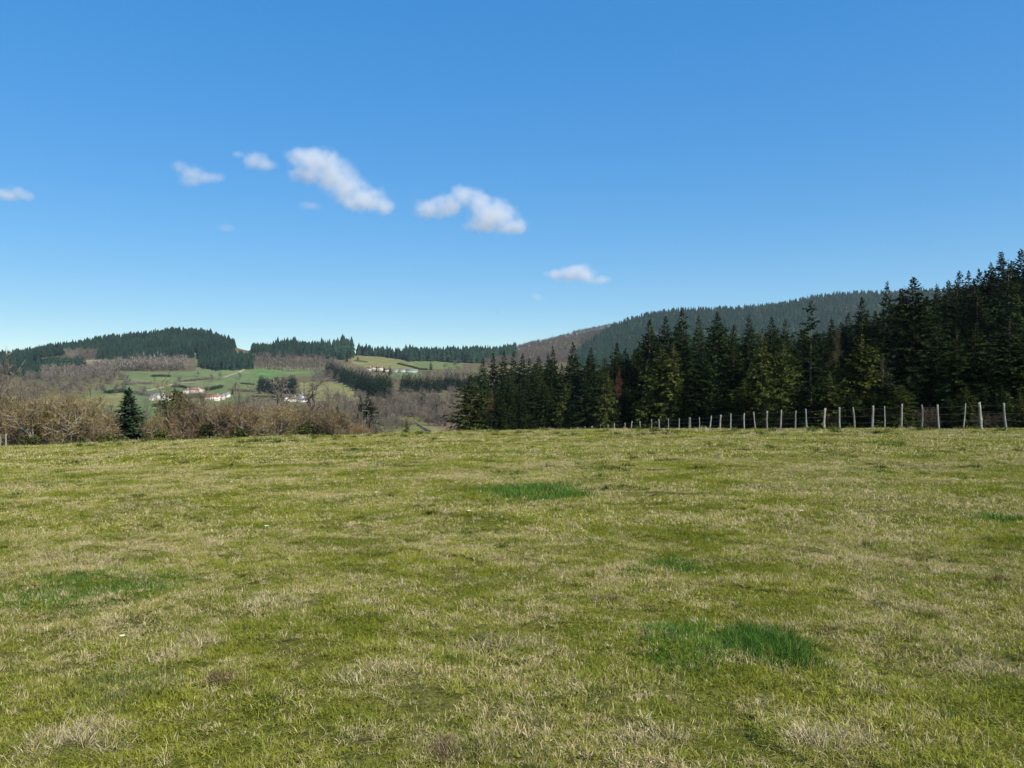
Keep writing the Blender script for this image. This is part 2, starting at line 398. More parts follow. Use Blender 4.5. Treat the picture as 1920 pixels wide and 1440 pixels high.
# ------------------------------------------------------------------ grass
def grass_mat(name, dark, mid_, light, straw, brown, bias):
    s = NT(name)
    pos = s.n('NewGeometry').outputs['Position']
    r = s.attr('rnd').outputs['Fac']
    dr = dryness(s, pos)
    g = s.ramp(s.noise(pos, .8, 3, .6), [(.34, dark), (.5, mid_), (.68, light)])
    hue = s.math('FRACT', s.math('MULTIPLY', r, 17.31))
    g2 = s.mix(s.math('MULTIPLY', hue, .55), g, light)
    st = s.mix(s.math('FRACT', s.math('MULTIPLY', r, 7.77)), straw, brown)
    isdry = s.math('LESS_THAN', r, s.math('ADD', s.math('MULTIPLY', dr, 3.3), bias))
    c = s.mix(isdry, g2, st)
    d = s.n('BsdfDiffuse'); s.l(c, d.inputs[0]); t = s.n('BsdfTranslucent'); s.l(c, t.inputs[0])
    m = s.n('MixShader'); m.inputs[0].default_value = .22
    s.l(d.outputs[0], m.inputs[1]); s.l(t.outputs[0], m.inputs[2]); s.l(m.outputs[0], s.out.inputs[0])
    return s.m
M_GRASS = grass_mat('turf_blades', (.10, .128, .016), (.18, .20, .025), (.295, .29, .044), (.58, .50, .27), (.29, .205, .09), -.72)
M_LUSH = leafy('lush_blades', [(0, (.03, .080, .012)), (.5, (.055, .135, .02)), (.85, (.098, .185, .032)), (1, (.22, .25, .07))], .25, .1)
M_PALEG = leafy('pale_green_blades', [(0, (.075, .105, .022)), (.5, (.125, .155, .036)), (1, (.24, .24, .08))], .25, .1)
M_STRAW = leafy('straw_blades', [(0, (.22, .17, .085)), (.5, (.38, .32, .17)), (1, (.52, .45, .27))], .2, .1)

def blades(cx, cy, hd, L, W, lean, curl=.5, rnd=None, zb=-.004):
    """n grass blades of two segments each; arrays in, (verts, tris, rnd) out"""
    n = len(cx); ca, sa = np.cos(hd), np.sin(hd)
    out = np.sin(lean); up = np.cos(lean)
    lean2 = np.minimum(lean*(1+curl)+.15, 1.65)
    mx, mz = .55*L*out, .55*L*up
    tx, tz = mx+.5*L*np.sin(lean2), mz+.5*L*np.cos(lean2)
    tw = rng.uniform(0, np.pi, n); wx, wy = np.cos(tw)*W/2, np.sin(tw)*W/2
    zb = np.full(n, zb) if np.isscalar(zb) else zb
    V = np.zeros((n, 5, 3))
    V[:, 0] = np.stack([cx-wx, cy-wy, zb], -1); V[:, 1] = np.stack([cx+wx, cy+wy, zb], -1)
    V[:, 2] = np.stack([cx+ca*mx-wx*.8, cy+sa*mx-wy*.8, zb+mz], -1); V[:, 3] = np.stack([cx+ca*mx+wx*.8, cy+sa*mx+wy*.8, zb+mz], -1)
    V[:, 4] = np.stack([cx+ca*tx, cy+sa*tx, zb+tz], -1)
    base = np.arange(n)[:, None]*5
    T = np.concatenate([base+np.array([0, 1, 3]), base+np.array([0, 3, 2]), base+np.array([2, 3, 4])], 0)
    r = np.repeat(rng.random(n) if rnd is None else rnd, 5)
    return V.reshape(-1, 3), T, r

def turf_patch(name, R, ntuft, per, nloose, L0, L1, W):
    n = ntuft*per
    tr = R*np.sqrt(rng.random(ntuft)); ta = rng.uniform(0, 2*np.pi, ntuft)
    tl = rng.uniform(.4, 1.45, ntuft); tdry = rng.random(ntuft)
    k = np.repeat(np.arange(ntuft), per)
    ox, oy = rng.normal(0, .014, n), rng.normal(0, .014, n)
    cx = tr[k]*np.cos(ta[k])+ox; cy = tr[k]*np.sin(ta[k])+oy
    hd = np.arctan2(oy, ox)+rng.normal(0, .7, n)
    L = rng.uniform(L0, L1, n)*tl[k]; lean = np.abs(rng.normal(.85, .45, n))
    rn = np.clip(tdry[k]+rng.normal(0, .16, n), 0, 1)
    A = blades(cx, cy, hd, L, W*rng.uniform(.6, 1.3, n), np.clip(lean, 0, 1.45), rnd=rn)
    r2 = R*np.sqrt(rng.random(nloose)); a2 = rng.uniform(0, 2*np.pi, nloose)
    B = blades(r2*np.cos(a2), r2*np.sin(a2), rng.uniform(0, 2*np.pi, nloose), rng.uniform(L0*.7, L1, nloose),
               W*rng.uniform(.6, 1.3, nloose), np.clip(np.abs(rng.normal(.8, .4, nloose)), 0, 1.5))
    ns = max(8, nloose//40); r3 = R*np.sqrt(rng.random(ns)); a3 = rng.uniform(0, 2*np.pi, ns)      # long dead stems
    C = blades(r3*np.cos(a3), r3*np.sin(a3), rng.uniform(0, 2*np.pi, ns), rng.uniform(L1*1.2, L1*2.4, ns), np.full(ns, W*.55),
               np.clip(np.abs(rng.normal(1.05, .3, ns)), 0, 1.5), rnd=np.zeros(ns)+rng.random(ns)*.04)
    nw = nloose//7; r4 = R*np.sqrt(rng.random(nw)); a4 = rng.uniform(0, 2*np.pi, nw)                 # small broad leaves
    D = blades(r4*np.cos(a4), r4*np.sin(a4), rng.uniform(0, 2*np.pi, nw), rng.uniform(.012, .03, nw)*(1+W*20), W*rng.uniform(1.8, 3.2, nw), rng.uniform(.9, 1.5, nw), curl=.1, rnd=rng.uniform(.6, 1, nw), zb=.006)
    V = np.concatenate([q[0] for q in (A, B, C, D)]); r = np.concatenate([q[2] for q in (A, B, C, D)]); T = []; o_ = 0
    for q in (A, B, C, D): T.append(q[1]+o_); o_ += len(q[0])
    T = np.concatenate(T)
    return tri_mesh(name, V, T, M_GRASS, False, r)

def scatter(name, protos, P3, eul, scl, idx, label):
    pc = bpy.data.collections.new(name+'_pieces')
    for i, me in enumerate(protos): pc.objects.link(bpy.data.objects.new('%s_piece_%02d' % (name, i), me))
    me = bpy.data.meshes.new(name); me.vertices.add(len(P3)); me.vertices.foreach_set('co', np.asarray(P3, np.float32).ravel())
    for nm, typ, dat, key in (('rot', 'FLOAT_VECTOR', eul, 'vector'), ('scl', 'FLOAT', scl, 'value'), ('idx', 'INT', idx, 'value')):
        a = me.attributes.new(nm, typ, 'POINT'); a.data.foreach_set(key, np.asarray(dat).astype(np.int32 if typ == 'INT' else np.float32).ravel())
    o = link(name, me); tag(o, label, 'grass', kind='stuff')
    g = bpy.data.node_groups.new(name, 'GeometryNodeTree')
    g.interface.new_socket('Geometry', in_out='INPUT', socket_type='NodeSocketGeometry')
    g.interface.new_socket('Geometry', in_out='OUTPUT', socket_type='NodeSocketGeometry')
    N = g.nodes.new; gi, go = N('NodeGroupInput'), N('NodeGroupOutput')
    iop = N('GeometryNodeInstanceOnPoints'); ci = N('GeometryNodeCollectionInfo')
    ci.inputs['Collection'].default_value = pc; ci.inputs['Separate Children'].default_value = True; ci.inputs['Reset Children'].default_value = True
    def na(nm, typ):
        x = N('GeometryNodeInputNamedAttribute'); x.data_type = typ; x.inputs['Name'].default_value = nm
        return next(q for q in x.outputs if q.enabled and q.name == 'Attribute')
    L = g.links.new
    L(gi.outputs[0], iop.inputs['Points']); L(ci.outputs[0], iop.inputs['Instance'])
    iop.inputs['Pick Instance'].default_value = True
    L(na('idx', 'INT'), iop.inputs['Instance Index']); L(na('rot', 'FLOAT_VECTOR'), iop.inputs['Rotation']); L(na('scl', 'FLOAT'), iop.inputs['Scale'])
    L(iop.outputs[0], go.inputs[0])
    o.modifiers.new('scatter', 'NODES').node_group = g
    return o

def turf_zone(name, y0, y1, R, cover, protos, label):
    pts = []
    step = R*cover
    y = y0
    while y < y1:
        half = y*.64+2.6
        x = -half
        while x < half:
            pts.append((x+rng.uniform(-.5, .5)*step, y+rng.uniform(-.5, .5)*step)); x += step
        y += step
    pts = np.array(pts); X, Y = pts[:, 0], pts[:, 1]; e = R*.5
    Z = ground(X, Y); nx = -(ground(X+e, Y)-ground(X-e, Y))/(2*e); ny = -(ground(X, Y+e)-ground(X, Y-e))/(2*e)
    eul = []
    for a, b in zip(nx, ny):
        q = Vector((0, 0, 1)).rotation_difference(Vector((a, b, 1)).normalized()) @ Quaternion((0, 0, 1), rng.uniform(0, 6.283))
        eul.append(q.to_euler())
    n = len(pts)
    scatter(name, protos, np.stack([X, Y, Z+.005], -1), np.array([tuple(e_) for e_ in eul]), rng.uniform(.75, 1.2, n), rng.integers(0, len(protos), n), label)

turf_zone('grass', 1.7, 10, .28, 1.0, [turf_patch('turf_near', .28, 40, 30, 560, .016, .046, .0029) for _ in range(10)], 'short dry and green grazed grass nearest the viewer')
turf_zone('grass', 10, 22, .7, .92, [turf_patch('turf_mid', .7, 120, 20, 1300, .022, .052, .0058) for _ in range(6)], 'short grazed grass across the middle of the meadow')
turf_zone('grass', 22, 58, 1.0, .95, [turf_patch('turf_far', 1.0, 110, 9, 700, .03, .07, .016) for _ in range(6)], 'short grazed grass on the far crest of the meadow')

def tuft(name, n, R, L0, L1, W, lean, mat):
    a = rng.uniform(0, 2*np.pi, n); q = np.abs(rng.normal(0, .5, n))*R
    V, T, r = blades(q*np.cos(a), q*np.sin(a), a+rng.normal(0, .6, n), rng.uniform(L0, L1, n)*np.clip(1.2-q/R, .4, 1), W*rng.uniform(.6, 1.3, n), np.clip(np.abs(rng.normal(lean, .3, n)), 0, 1.5))
    return tri_mesh(name, V, T, mat, False, r)
M_TUFT = leafy('dull_green_blades', [(0, (.045, .065, .014)), (.5, (.09, .115, .022)), (.85, (.15, .165, .035)), (1, (.30, .28, .10))], .22, .35)
def tuft_zone(name, n, y0, y1, protos, label, smin, smax):
    Y = np.sqrt(rng.uniform(y0**2, y1**2, n)); X = rng.uniform(-1, 1, n)*(Y*.64+2)
    keep = vnoise(X*.35+5, Y*.35, 61) > .34; X, Y = X[keep], Y[keep]; n = len(X)
    scatter(name, protos, np.stack([X, Y, ground(X, Y)], -1), np.stack([rng.normal(0, .05, n), rng.normal(0, .05, n), rng.uniform(0, 6.28, n)], -1), rng.uniform(smin, smax, n), rng.integers(0, len(protos), n), label)
tuft_zone('grass', 520, 2.6, 14, [tuft('green_tuft', 190, .13, .03, .075, .0032, .6, M_TUFT) for _ in range(5)], 'dull green tufts scattered through the nearer turf', .5, 1.3)
tuft_zone('grass', 1500, 13, 52, [tuft('green_tuft', 150, .26, .05, .11, .010, .6, M_TUFT) for _ in range(5)], 'dull green tufts scattered through the farther turf', .5, 1.5)
tuft_zone('grass', 300, 2.6, 14, [tuft('straw_tuft', 130, .12, .03, .085, .0028, .95, M_STRAW) for _ in range(5)], 'bleached straw tufts scattered through the nearer turf', .5, 1.3)
tuft_zone('grass', 700, 13, 50, [tuft('straw_tuft', 100, .3, .04, .08, .009, 1.0, M_STRAW) for _ in range(5)], 'bleached straw tufts scattered through the farther turf', .5, 1.3)

tuft_zone('grass', 900, 34, 56, [tuft('crest_tuft', 130, .35, .10, .26, .02, .5, M_TUFT) for _ in range(4)]+[tuft('crest_straw', 80, .3, .10, .26, .016, .7, M_STRAW) for _ in range(2)], 'longer ragged grass along the crest of the meadow', .5, 1.3)

# distinct clumps of lush or dead grass
def clump(px, py, hw, hh, n, L0, L1, mat, label, W=.0045, lean=.5, cat='grass clump', name='grass_clump'):
    Y = Yfield(px, py); c = at(px, Y); rx = hw/F*Y
    ry = max(rx*.28, abs(Yfield(px, py-hh)-Yfield(px, py+hh))/2)
    sub = max(4, n//60)                                     # ragged outline: tussocks inside the ellipse
    a = rng.uniform(0, 2*np.pi, sub); q = np.sqrt(rng.random(sub))
    tx, ty = q*np.cos(a)*rx, q*np.sin(a)*ry; k = rng.integers(0, sub, n); sd = .19*np.sqrt(rx*ry)+.012
    X = tx[k]+rng.normal(0, sd, n); Yv = ty[k]+rng.normal(0, sd, n)
    fall = np.clip(1.15-.6*((X/rx)**2+(Yv/ry)**2), .35, 1)
    hd = np.arctan2(Yv-ty[k], X-tx[k])+rng.normal(0, .8, n)
    L = rng.uniform(L0, L1, n)*fall
    z = ground(c.x+X, c.y+Yv)-c.z-.004
    V, T, r = blades(X, Yv, hd, L, W*rng.uniform(.6, 1.3, n), np.clip(np.abs(rng.normal(lean, .3, n)), 0, 1.5), zb=z)
    o = link(name, tri_mesh(name, V, T, mat, False, r), None, c)
    tag(o, label, cat, 'grass clumps standing out from the turf', 'stuff')
G = 'lush green grass clump '
clump(1000, 923, 112, 18, 9000, .06, .15, M_LUSH, 'wide dark green grass patch in the middle of the meadow', .008)
clump(1445, 1222, 88, 44, 5200, .05, .14, M_LUSH, 'thick dark green grass tussock, the tallest near the viewer', .0042)
clump(1292, 1205, 105, 46, 4600, .035, .095, M_LUSH, 'looser dark green grass patch directly beside the tallest tussock', .004)
clump(180, 1105, 185, 44, 7500, .035, .09, M_LUSH, 'long green grass patch at the left edge of the meadow', .005)
clump(1270, 1064, 60, 17, 1700, .04, .09, M_LUSH, 'small green grass patch behind the tallest tussock', .0055)
clump(1190, 1076, 30, 12, 350, .03, .07, M_LUSH, 'faint green tuft just beside the small patch behind the tussock', .005)
clump(240, 1295, 105, 54, 2400, .04, .09, M_PALEG, 'pale green longer grass at lower left', .0038)
clump(125, 908, 50, 8, 700, .04, .09, M_LUSH, 'thin green grass streak near the left shrubs', .009)
clump(245, 926, 45, 7, 500, .04, .08, M_PALEG, 'pale green streak beside the thin green one', .009)
clump(1880, 972, 60, 12, 900, .05, .10, M_LUSH, 'green grass clump at the right edge of the meadow', .007)
clump(1630, 886, 42, 5, 600, .05, .10, M_LUSH, 'flat green grass streak below the right fence posts', .012)
clump(1660, 834, 30, 4, 500, .08, .16, M_LUSH, 'green tuft close under the fence', .016)
clump(620, 856, 25, 5, 300, .05, .10, M_LUSH, 'green tuft below the brown shrubs', .013)
clump(490, 852, 14, 4, 200, .06, .11, M_LUSH, 'tiny green tuft left of the tuft below the brown shrubs', .013)
clump(712, 872, 22, 6, 300, .05, .10, M_LUSH, 'green tuft below the small young spruce in the valley', .012)
clump(980, 849, 30, 5, 350, .05, .10, M_PALEG, 'pale green tuft above the wide dark green patch', .013)
clump(1500, 838, 28, 4, 300, .05, .10, M_LUSH, 'green tuft below the middle fence posts', .014)
clump(345, 1222, 55, 26, 1500, .04, .10, M_STRAW, 'pale dead straw tuft at lower left', .0036, .8)
clump(865, 1395, 80, 36, 900, .03, .07, M_STRAW, 'bleached straw patch at the bottom middle', .0034, .9)
clump(1630, 1290, 75, 32, 700, .03, .07, M_STRAW, 'bleached straw patch right of the tallest tussock', .0034, .9)
clump(780, 1170, 60, 20, 900, .03, .06, M_STRAW, 'bleached straw patch in the middle foreground', .004, .9)
clump(1150, 932, 50, 7, 700, .03, .06, M_STRAW, 'bleached straw streak right of the wide green patch', .008, .9)

M_BROWNB = leafy('dead_brown_blades', [(0, (.05, .035, .02)), (.5, (.13, .09, .05)), (1, (.26, .19, .11))], .1, .2)
for px, py, hw, hh, n, mat, lab in [
    (430, 1278, 40, 14, 420, M_BROWNB, 'worn reddish brown spot of dead grass below the pale straw tuft'), (838, 1408, 22, 26, 300, M_BROWNB, 'dark scuffed hollow of dead grass at the bottom middle'),
    (1560, 912, 26, 6, 260, M_BROWNB, 'dark brown bump of dead grass below the right fence posts'), (1140, 1130, 30, 10, 260, M_BROWNB, 'small brown scuffed spot left of the lush tussocks'),
    (1870, 1085, 16, 8, 200, M_BROWNB, 'small dark scuff at the right side of the meadow'), (1700, 1185, 40, 14, 300, M_BROWNB, 'brown scuffed streak right of the lush tussocks'),
    (120, 1060, 130, 22, 1600, M_STRAW, 'broad pale straw band above the long green patch at left'), (520, 1130, 70, 18, 700, M_STRAW, 'loose straw patch right of the long green patch'),
    (690, 1265, 80, 24, 700, M_STRAW, 'straw patch right of the pale green longer grass'), (950, 1215, 90, 22, 800, M_STRAW, 'straw patch left of the lush tussocks'),
    (150, 1385, 110, 34, 900, M_STRAW, 'straw patch in the lower left corner'), (1830, 1250, 70, 26, 700, M_STRAW, 'straw patch near the right edge of the foreground'),
    (1560, 1395, 110, 34, 900, M_STRAW, 'straw patch at the lower right'), (1230, 1390, 70, 28, 500, M_STRAW, 'straw patch at the bottom right of the middle'),
    (1420, 915, 90, 7, 800, M_STRAW, 'pale bare streak across the middle of the meadow at right'), (300, 950, 110, 8, 800, M_STRAW, 'pale straw streak at left beyond the long green patch'),
    (1110, 1010, 90, 10, 600, M_STRAW, 'pale straw streak below the wide green patch'), (1700, 1010, 90, 10, 600, M_STRAW, 'pale straw streak at right in the middle distance')]:
    clump(px, py, hw, hh, int(n*1.7), .045, .10, mat, lab, .0036 if py > 1050 else .008, .85)

# daisies
def daisy_meshes():
    m = MB(); m.tube([(0, 0, -.01), (.002, 0, .03), (.004, .002, .05)], [.0012, .0012, .0012], 4)
    stem = m.mesh('stem', M_PALEG)
    m = MB()
    for k in range(12):
        a = k*math.pi/6; ca, sa = math.cos(a), math.sin(a)
        p = lambda r, w, z: (.004+ca*r-sa*w, .002+sa*r+ca*w, z)
        m.add([p(.004, 0, .05), p(.012, -.004, .053), p(.019, 0, .055), p(.012, .004, .053)], [(0, 1, 2), (0, 2, 3)])
    pet = m.mesh('petals', M_WHITE)
    m = MB(); m.tube([(.004, .002, .049), (.004, .002, .054), (.004, .002, .056)], [.005, .005, .002], 7)
    return stem, pet, m.mesh('disc', M_YEL)
M_WHITE = solid('white_petal', (.78, .78, .76), (.84, .84, .82), 5)
M_YEL = solid('yellow_disc', (.65, .45, .05), (.75, .55, .08), 5)
ds, dp, dd = daisy_meshes()
for px, py in [(225, 869), (188, 868), (338, 901), (435, 912), (630, 911), (672, 898), (680, 905), (420, 865), (472, 862), (499, 867), (705, 933), (880, 970),
               (1503, 970), (1222, 887), (500, 1000), (228, 1214), (1020, 880), (550, 862)]:
    Y = Yfield(px, py); c = at(px, Y)
    e = link('daisy', None, None, c, (0, 0, random.uniform(0, 6)), (1, 1, 1)); e.scale = (1.5, 1.5, 1.7) if Y > 9 else (1.0, 1.0, 1.3)
    tag(e, 'small white daisy flower dotted in the short turf', 'daisy', 'daisies in the meadow')
    link('stem', ds, e); link('petals', dp, e); link('disc', dd, e)

# ------------------------------------------------------------------ fence
def post_mesh(seed, bend):
    r = random.Random(seed); m = MB(); n = 8; K = 7
    V = []; T = []
    for i in range(K):
        t = i/(K-1); rad = .055*(1-.18*t)*r.uniform(.9, 1.1); cx = bend*math.sin(t*3)*.05+r.uniform(-.008, .008); cy = r.uniform(-.01, .01)
        for k in range(n):
            a = 2*math.pi*k/n; q = rad*(1+.16*math.sin(2*a+seed)+r.uniform(-.08, .08))
            V.append((cx+q*math.cos(a), cy+q*math.sin(a), -.25+1.25*t+(r.uniform(-.03, .03) if i == K-1 else 0)))
    for i in range(K-1):
        for k in range(n):
            a0 = i*n+k; a1 = i*n+(k+1) % n; T += [(a0, a1, a1+n), (a0, a1+n, a0+n)]
    b = (K-1)*n; V.append((0, 0, 1.0)); T += [(b+k, b+(k+1) % n, len(V)-1) for k in range(n)]
    m.add(V, T); return m.mesh('fence_post', M_POST, True)
PM = [post_mesh(i, (-1, 1, .4, -.5, 0, 1.4)[i]) for i in range(6)]
POSTS = [(1033, 807), (1044.5, 805), (1057, 804.5), (1070.5, 802), (1083, 801), (1097, 800), (1110, 799), (1126, 796), (1140, 796), (1152.5, 794), (1172, 793),
         (1185, 790), (1202, 790), (1221, 786), (1236, 786), (1254, 785), (1273, 785), (1291.5, 783), (1294.5, 783), (1311, 782.5), (1330, 780), (1350.5, 778),
         (1369.5, 776), (1396, 775), (1417.5, 772.5), (1439, 771), (1462.5, 769), (1491.5, 770.5), (1512, 767), (1547, 766), (1576, 764), (1601, 764),
         (1634, 761), (1659, 762), (1689.5, 758), (1726, 759), (1762, 759), (1805, 757), (1839.5, 755), (1887, 756), (1932, 755), (1985, 754)]
LEAN = {1202: -.10, 1330: .14, 1417.5: -.10, 1601: -.06, 1634: .05, 1762: -.09, 1805: .10, 1839.5: -.07, 1887: -.08, 1462.5: .05, 1726: .05, 1369.5: .03, 1350.5: .04}
fence = tag(link('fence', None, None, (22.4, 37, 0)), 'long wire fence of weathered wooden posts before the dark spruce wood', 'fence')
tops = []
for i, (px, tp) in enumerate(POSTS):
    Y = 31.28/((px-960)/F+.24)+random.uniform(-.1, .1); g = at(px, Y); tz = CH-(tp-H0)*Y/F; h = max(.9, min(1.6, tz-g.z))
    ln = LEAN.get(px, random.uniform(-.03, .03)); w = random.uniform(.8, 1.15)
    if px in (1805, 1291.5, 1311, 1659): w = .62
    if px in (1126, 1350.5, 1439, 1547): w = 1.25
    o = link('fence_post', PM[i % 6], fence, g-fence.location, (random.uniform(-.04, .04), ln, random.uniform(0, 6.28) if abs(ln) < .035 else 0), (w, w, h))
    tops.append((g, h, ln))
for k, fr in enumerate((.35, .62, .9)):
    m = MB()
    for (g0, h0, l0), (g1, h1, l1) in zip(tops, tops[1:]):
        a = g0+Vector((h0*fr*math.sin(l0), -.075, h0*fr)); b_ = g1+Vector((h1*fr*math.sin(l1), -.075, h1*fr))
        mid_ = (a+b_)/2-Vector((0, 0, .015)); m.tube([a-fence.location, mid_-fence.location, b_-fence.location], [.006]*3, 3, cap=False)
    link('wire', m.mesh('wire', M_WIRE), fence)
# the two pale posts at the left edge
lf = tag(link('fence', None, None, at(6, 39.5)), 'pair of pale wooden posts with a rail at the far left edge', 'fence')
for px, tp in ((0, 817), (11, 814)):
    g = at(px, 39.5); h = CH-(tp-H0)*39.5/F-g.z
    link('fence_post', PM[4 if px else 2], lf, g-lf.location, (0, 0, px), (.62, .62, max(.5, h)))
m = MB(); m.tube([(-.16, -.05, .55), (.12, -.05, .57)], [.012, .012], 6); link('rail', m.mesh('rail', M_POST), lf)

# ------------------------------------------------------------------ conifers
def conifer(seed, h=14.0, r=3.5, z0=.03, whorl=.26, nb=8, dens=9.0, droop=.25, power=.6, spray=.55, mat=M_SPRUCE, gap=.0, rag=.25):
    """spruce: drooping whorls of branches carrying flat needle sprays"""
    g = np.random.default_rng(seed); cm = []; rn = []
    z = z0*h; K = []
    while z < h*.985:
        t = z/h
        n = max(4, int(nb*(1-.4*t)))
        a0 = g.uniform(0, 6.28)
        for b in range(n):
            if g.random() < gap: continue
            Lb = r*((1-t)**power)*min(1, (1-t)/.34)**.42*g.uniform(1-rag*1.6, 1+rag)+.10
            if t < .1: Lb *= .75+2.5*t
            az_ = a0+6.283*b/n+g.normal(0, .25); el_ = -droop*(1-t)+.55*t**2+g.normal(0, .2)
            K.append((z+g.uniform(-.9, .9)*whorl, az_, el_, Lb))
        z += whorl*(1-.35*t)*g.uniform(.8, 1.2)
    S = []
    for zb, az_, el_, Lb in K:
        n = max(3, int(dens*Lb)); u = (np.arange(n)+g.random(n))/n*.92+.08
        sag = -.10*Lb*u*u+.10*Lb*np.maximum(u-.7, 0)
        rad = Lb*u*math.cos(el_); zz = zb+Lb*u*math.sin(el_)+sag
        side = np.where(np.arange(n) % 2 == 0, 1, -1)*g.uniform(.3, 1.1, n)
        side[-1] = 0
        S.append(np.stack([rad*math.cos(az_), rad*math.sin(az_), zz, np.full(n, az_)+side, np.full(n, el_)-g.uniform(-.25, 1.0, n), g.uniform(.6, 1.25, n)*spray*(1.05-.35*u)*min(1, .45+Lb*.3)], -1))
    # leader
    nl = 14; zl = np.linspace(h*.93, h*1.0, nl)
    S.append(np.stack([np.zeros(nl), np.zeros(nl), zl, g.uniform(0, 6.28, nl), g.uniform(.5, 1.2, nl), np.full(nl, spray*.6)], -1))
    S = np.concatenate(S); n = len(S)
    dx = np.cos(S[:, 3])*np.cos(S[:, 4]); dy = np.sin(S[:, 3])*np.cos(S[:, 4]); dz = np.sin(S[:, 4])
    D = np.stack([dx, dy, dz], -1); sd = np.stack([-np.sin(S[:, 3]), np.cos(S[:, 3]), np.zeros(n)], -1)
    roll = g.normal(0, .8, n)[:, None]; up = np.cross(D, sd)
    sd = sd*np.cos(roll)+up*np.sin(roll)
    L = S[:, 5][:, None]; B = S[:, :3]
    V = np.stack([B, B+D*L*.45+sd*L*.26, B+D*L, B+D*L*.45-sd*L*.26-np.array([0, 0, .05])*L], 1).reshape(-1, 3)
    b4 = np.arange(n)[:, None]*4
    T = np.concatenate([b4+np.array([0, 1, 2]), b4+np.array([0, 2, 3])])
    cr = tri_mesh('crown', V, T, mat, False, np.repeat(np.clip(g.beta(2, 2.6, n), 0, 1), 4))
    m = MB(); K2 = 7
    m.tube([(g.normal(0, .02), g.normal(0, .02), -.6+(h*.97+.6)*i/K2) for i in range(K2+1)], [max(.02, h*.013*(1-i/K2)) for i in range(K2+1)], 8)
    for zb, az_, el_, Lb in K[::3]:
        m.tube([(0, 0, zb), (math.cos(az_)*Lb*.8, math.sin(az_)*Lb*.8, zb+Lb*.8*math.sin(el_)-.06*Lb)], [.03, .008], 3, cap=False)
    return m.mesh('trunk', M_BARK), cr

CON = {
 'spruce': [conifer(1), conifer(2, r=3.2, droop=.38, power=.66), conifer(3, r=3.9, nb=9, rag=.36), conifer(4, r=3.0, power=.7)],
 'olive': [conifer(11, h=9, r=3.0, mat=M_OLIVE, power=.62, dens=9, spray=.5, rag=.42, droop=.1, whorl=.22), conifer(12, h=9, r=2.6, mat=M_OLIVE, power=.7, dens=10, rag=.34, whorl=.22, spray=.46)],
 'open': [conifer(21, h=15, r=3.6, z0=.2, whorl=.5, nb=6, dens=10, droop=0.0, power=.5, spray=.62, gap=.15, rag=.45)],
 'fir': [conifer(31, h=5.6, r=1.42, z0=.04, whorl=.14, nb=12, dens=24, droop=.16, power=.8, spray=.38, mat=M_FIR)],
 'mid': [conifer(41, h=14, r=3.2, whorl=.62, nb=7, dens=5, spray=.95, power=.7, mat=M_MIDCON), conifer(42, h=14, r=3.6, whorl=.62, nb=7, dens=5, spray=1.0, power=.62, mat=M_MIDCON, rag=.4)],
 'scots': [conifer(51, h=16, r=2.6, z0=.5, whorl=.9, nb=6, dens=5, spray=.8, power=.5, mat=M_MIDCON, droop=0, gap=.2)],
}
CONH = {'spruce': 14, 'olive': 9, 'open': 15, 'fir': 5.6, 'mid': 14, 'scots': 16}

def plant_conifer(kind, var, px, top, Y, label, group, wide=1.0, name='spruce_tree', cat='tree', rot=None):
    g = at(px, Y); h = CH-(top-H0)*Y/F-g.z; s_ = h/CONH[kind]; tr, cr = CON[kind][var % len(CON[kind])]
    sw = s_**.85*wide if kind in ('spruce',) else s_*wide
    e = link(name, None, None, g, (0, 0, random.uniform(0, 6.28) if rot is None else rot), (sw, sw, s_))
    tag(e, label, cat, group)
    link('trunk', tr, e); link('crown', cr, e); return e

ORD = ['first', 'second', 'third', 'fourth', 'fifth', 'sixth', 'seventh', 'eighth', 'ninth', 'tenth', 'eleventh', 'twelfth', 'thirteenth', 'fourteenth', 'fifteenth',
       'sixteenth', 'seventeenth', 'eighteenth', 'nineteenth', 'twentieth', 'twenty-first', 'twenty-second', 'twenty-third', 'twenty-fourth', 'twenty-fifth', 'twenty-sixth', 'twenty-seventh', 'twenty-eighth']
GS, GF, GB = 'tall spruces forming the outline of the wood', 'lower trees at the front edge of the wood', 'spruces packed inside the dark wood'
SKYLINE = [(955, 704, 128, 1), (976, 713, 122, 0.9), (1002, 698, 130, 1), (1037, 651, 140, .8), (1075, 643, 132, 1.1), (1108, 653, 130, .9), (1131, 672, 122, .9), (1157, 645, 128, 1),
           (1190, 655, 125, .9), (1218, 600, 120, 1.1), (1248, 595, 126, .95), (1279, 578, 118, 1.1), (1310, 593, 122, .9), (1345, 586, 112, 1), (1376, 628, 110, .9), (1405, 592, 112, 1), (1447, 596, 106, 1.0),
           (1472, 601, 102, 1.0), (1560, 600, 100, .9), (1590, 588, 102, 1), (1617, 557, 100, 1.0), (1640, 585, 98, .95), (1663, 530, 96, .85), (1690, 543, 100, 1.0), (1713, 522, 80, 1.25), (1738, 560, 92, 1)]
for i, (px, top, Y, w) in enumerate(SKYLINE):
    plant_conifer('spruce', i*3+i//4, px, top, Y, '%s tall spruce from the left along the outline of the dark wood' % ORD[i], GS, w)
RIDGE = [(1757, 535, 118), (1779, 527, 120), (1799, 510, 116), (1816, 510, 120), (1837, 505, 116), (1858, 494, 118), (1878, 475, 112), (1897, 492, 116), (1915, 469, 108), (1945, 472, 110), (1980, 465, 108), (2020, 470, 106)]
for i, (px, top, Y) in enumerate(RIDGE):
    plant_conifer('spruce', i*2+i//3, px, top, Y, ('%s nearly black spruce from the left on the high outline at far right' % ORD[i]) if px < 1925 else 'nearly black spruce just past the right edge of the high outline', GS, 1.05)
plant_conifer('open', 0, 1520, 568, 92, 'open-crowned pine with bare pale trunk showing between its branches, behind the fence', GS, 1.0, 'pine_tree')
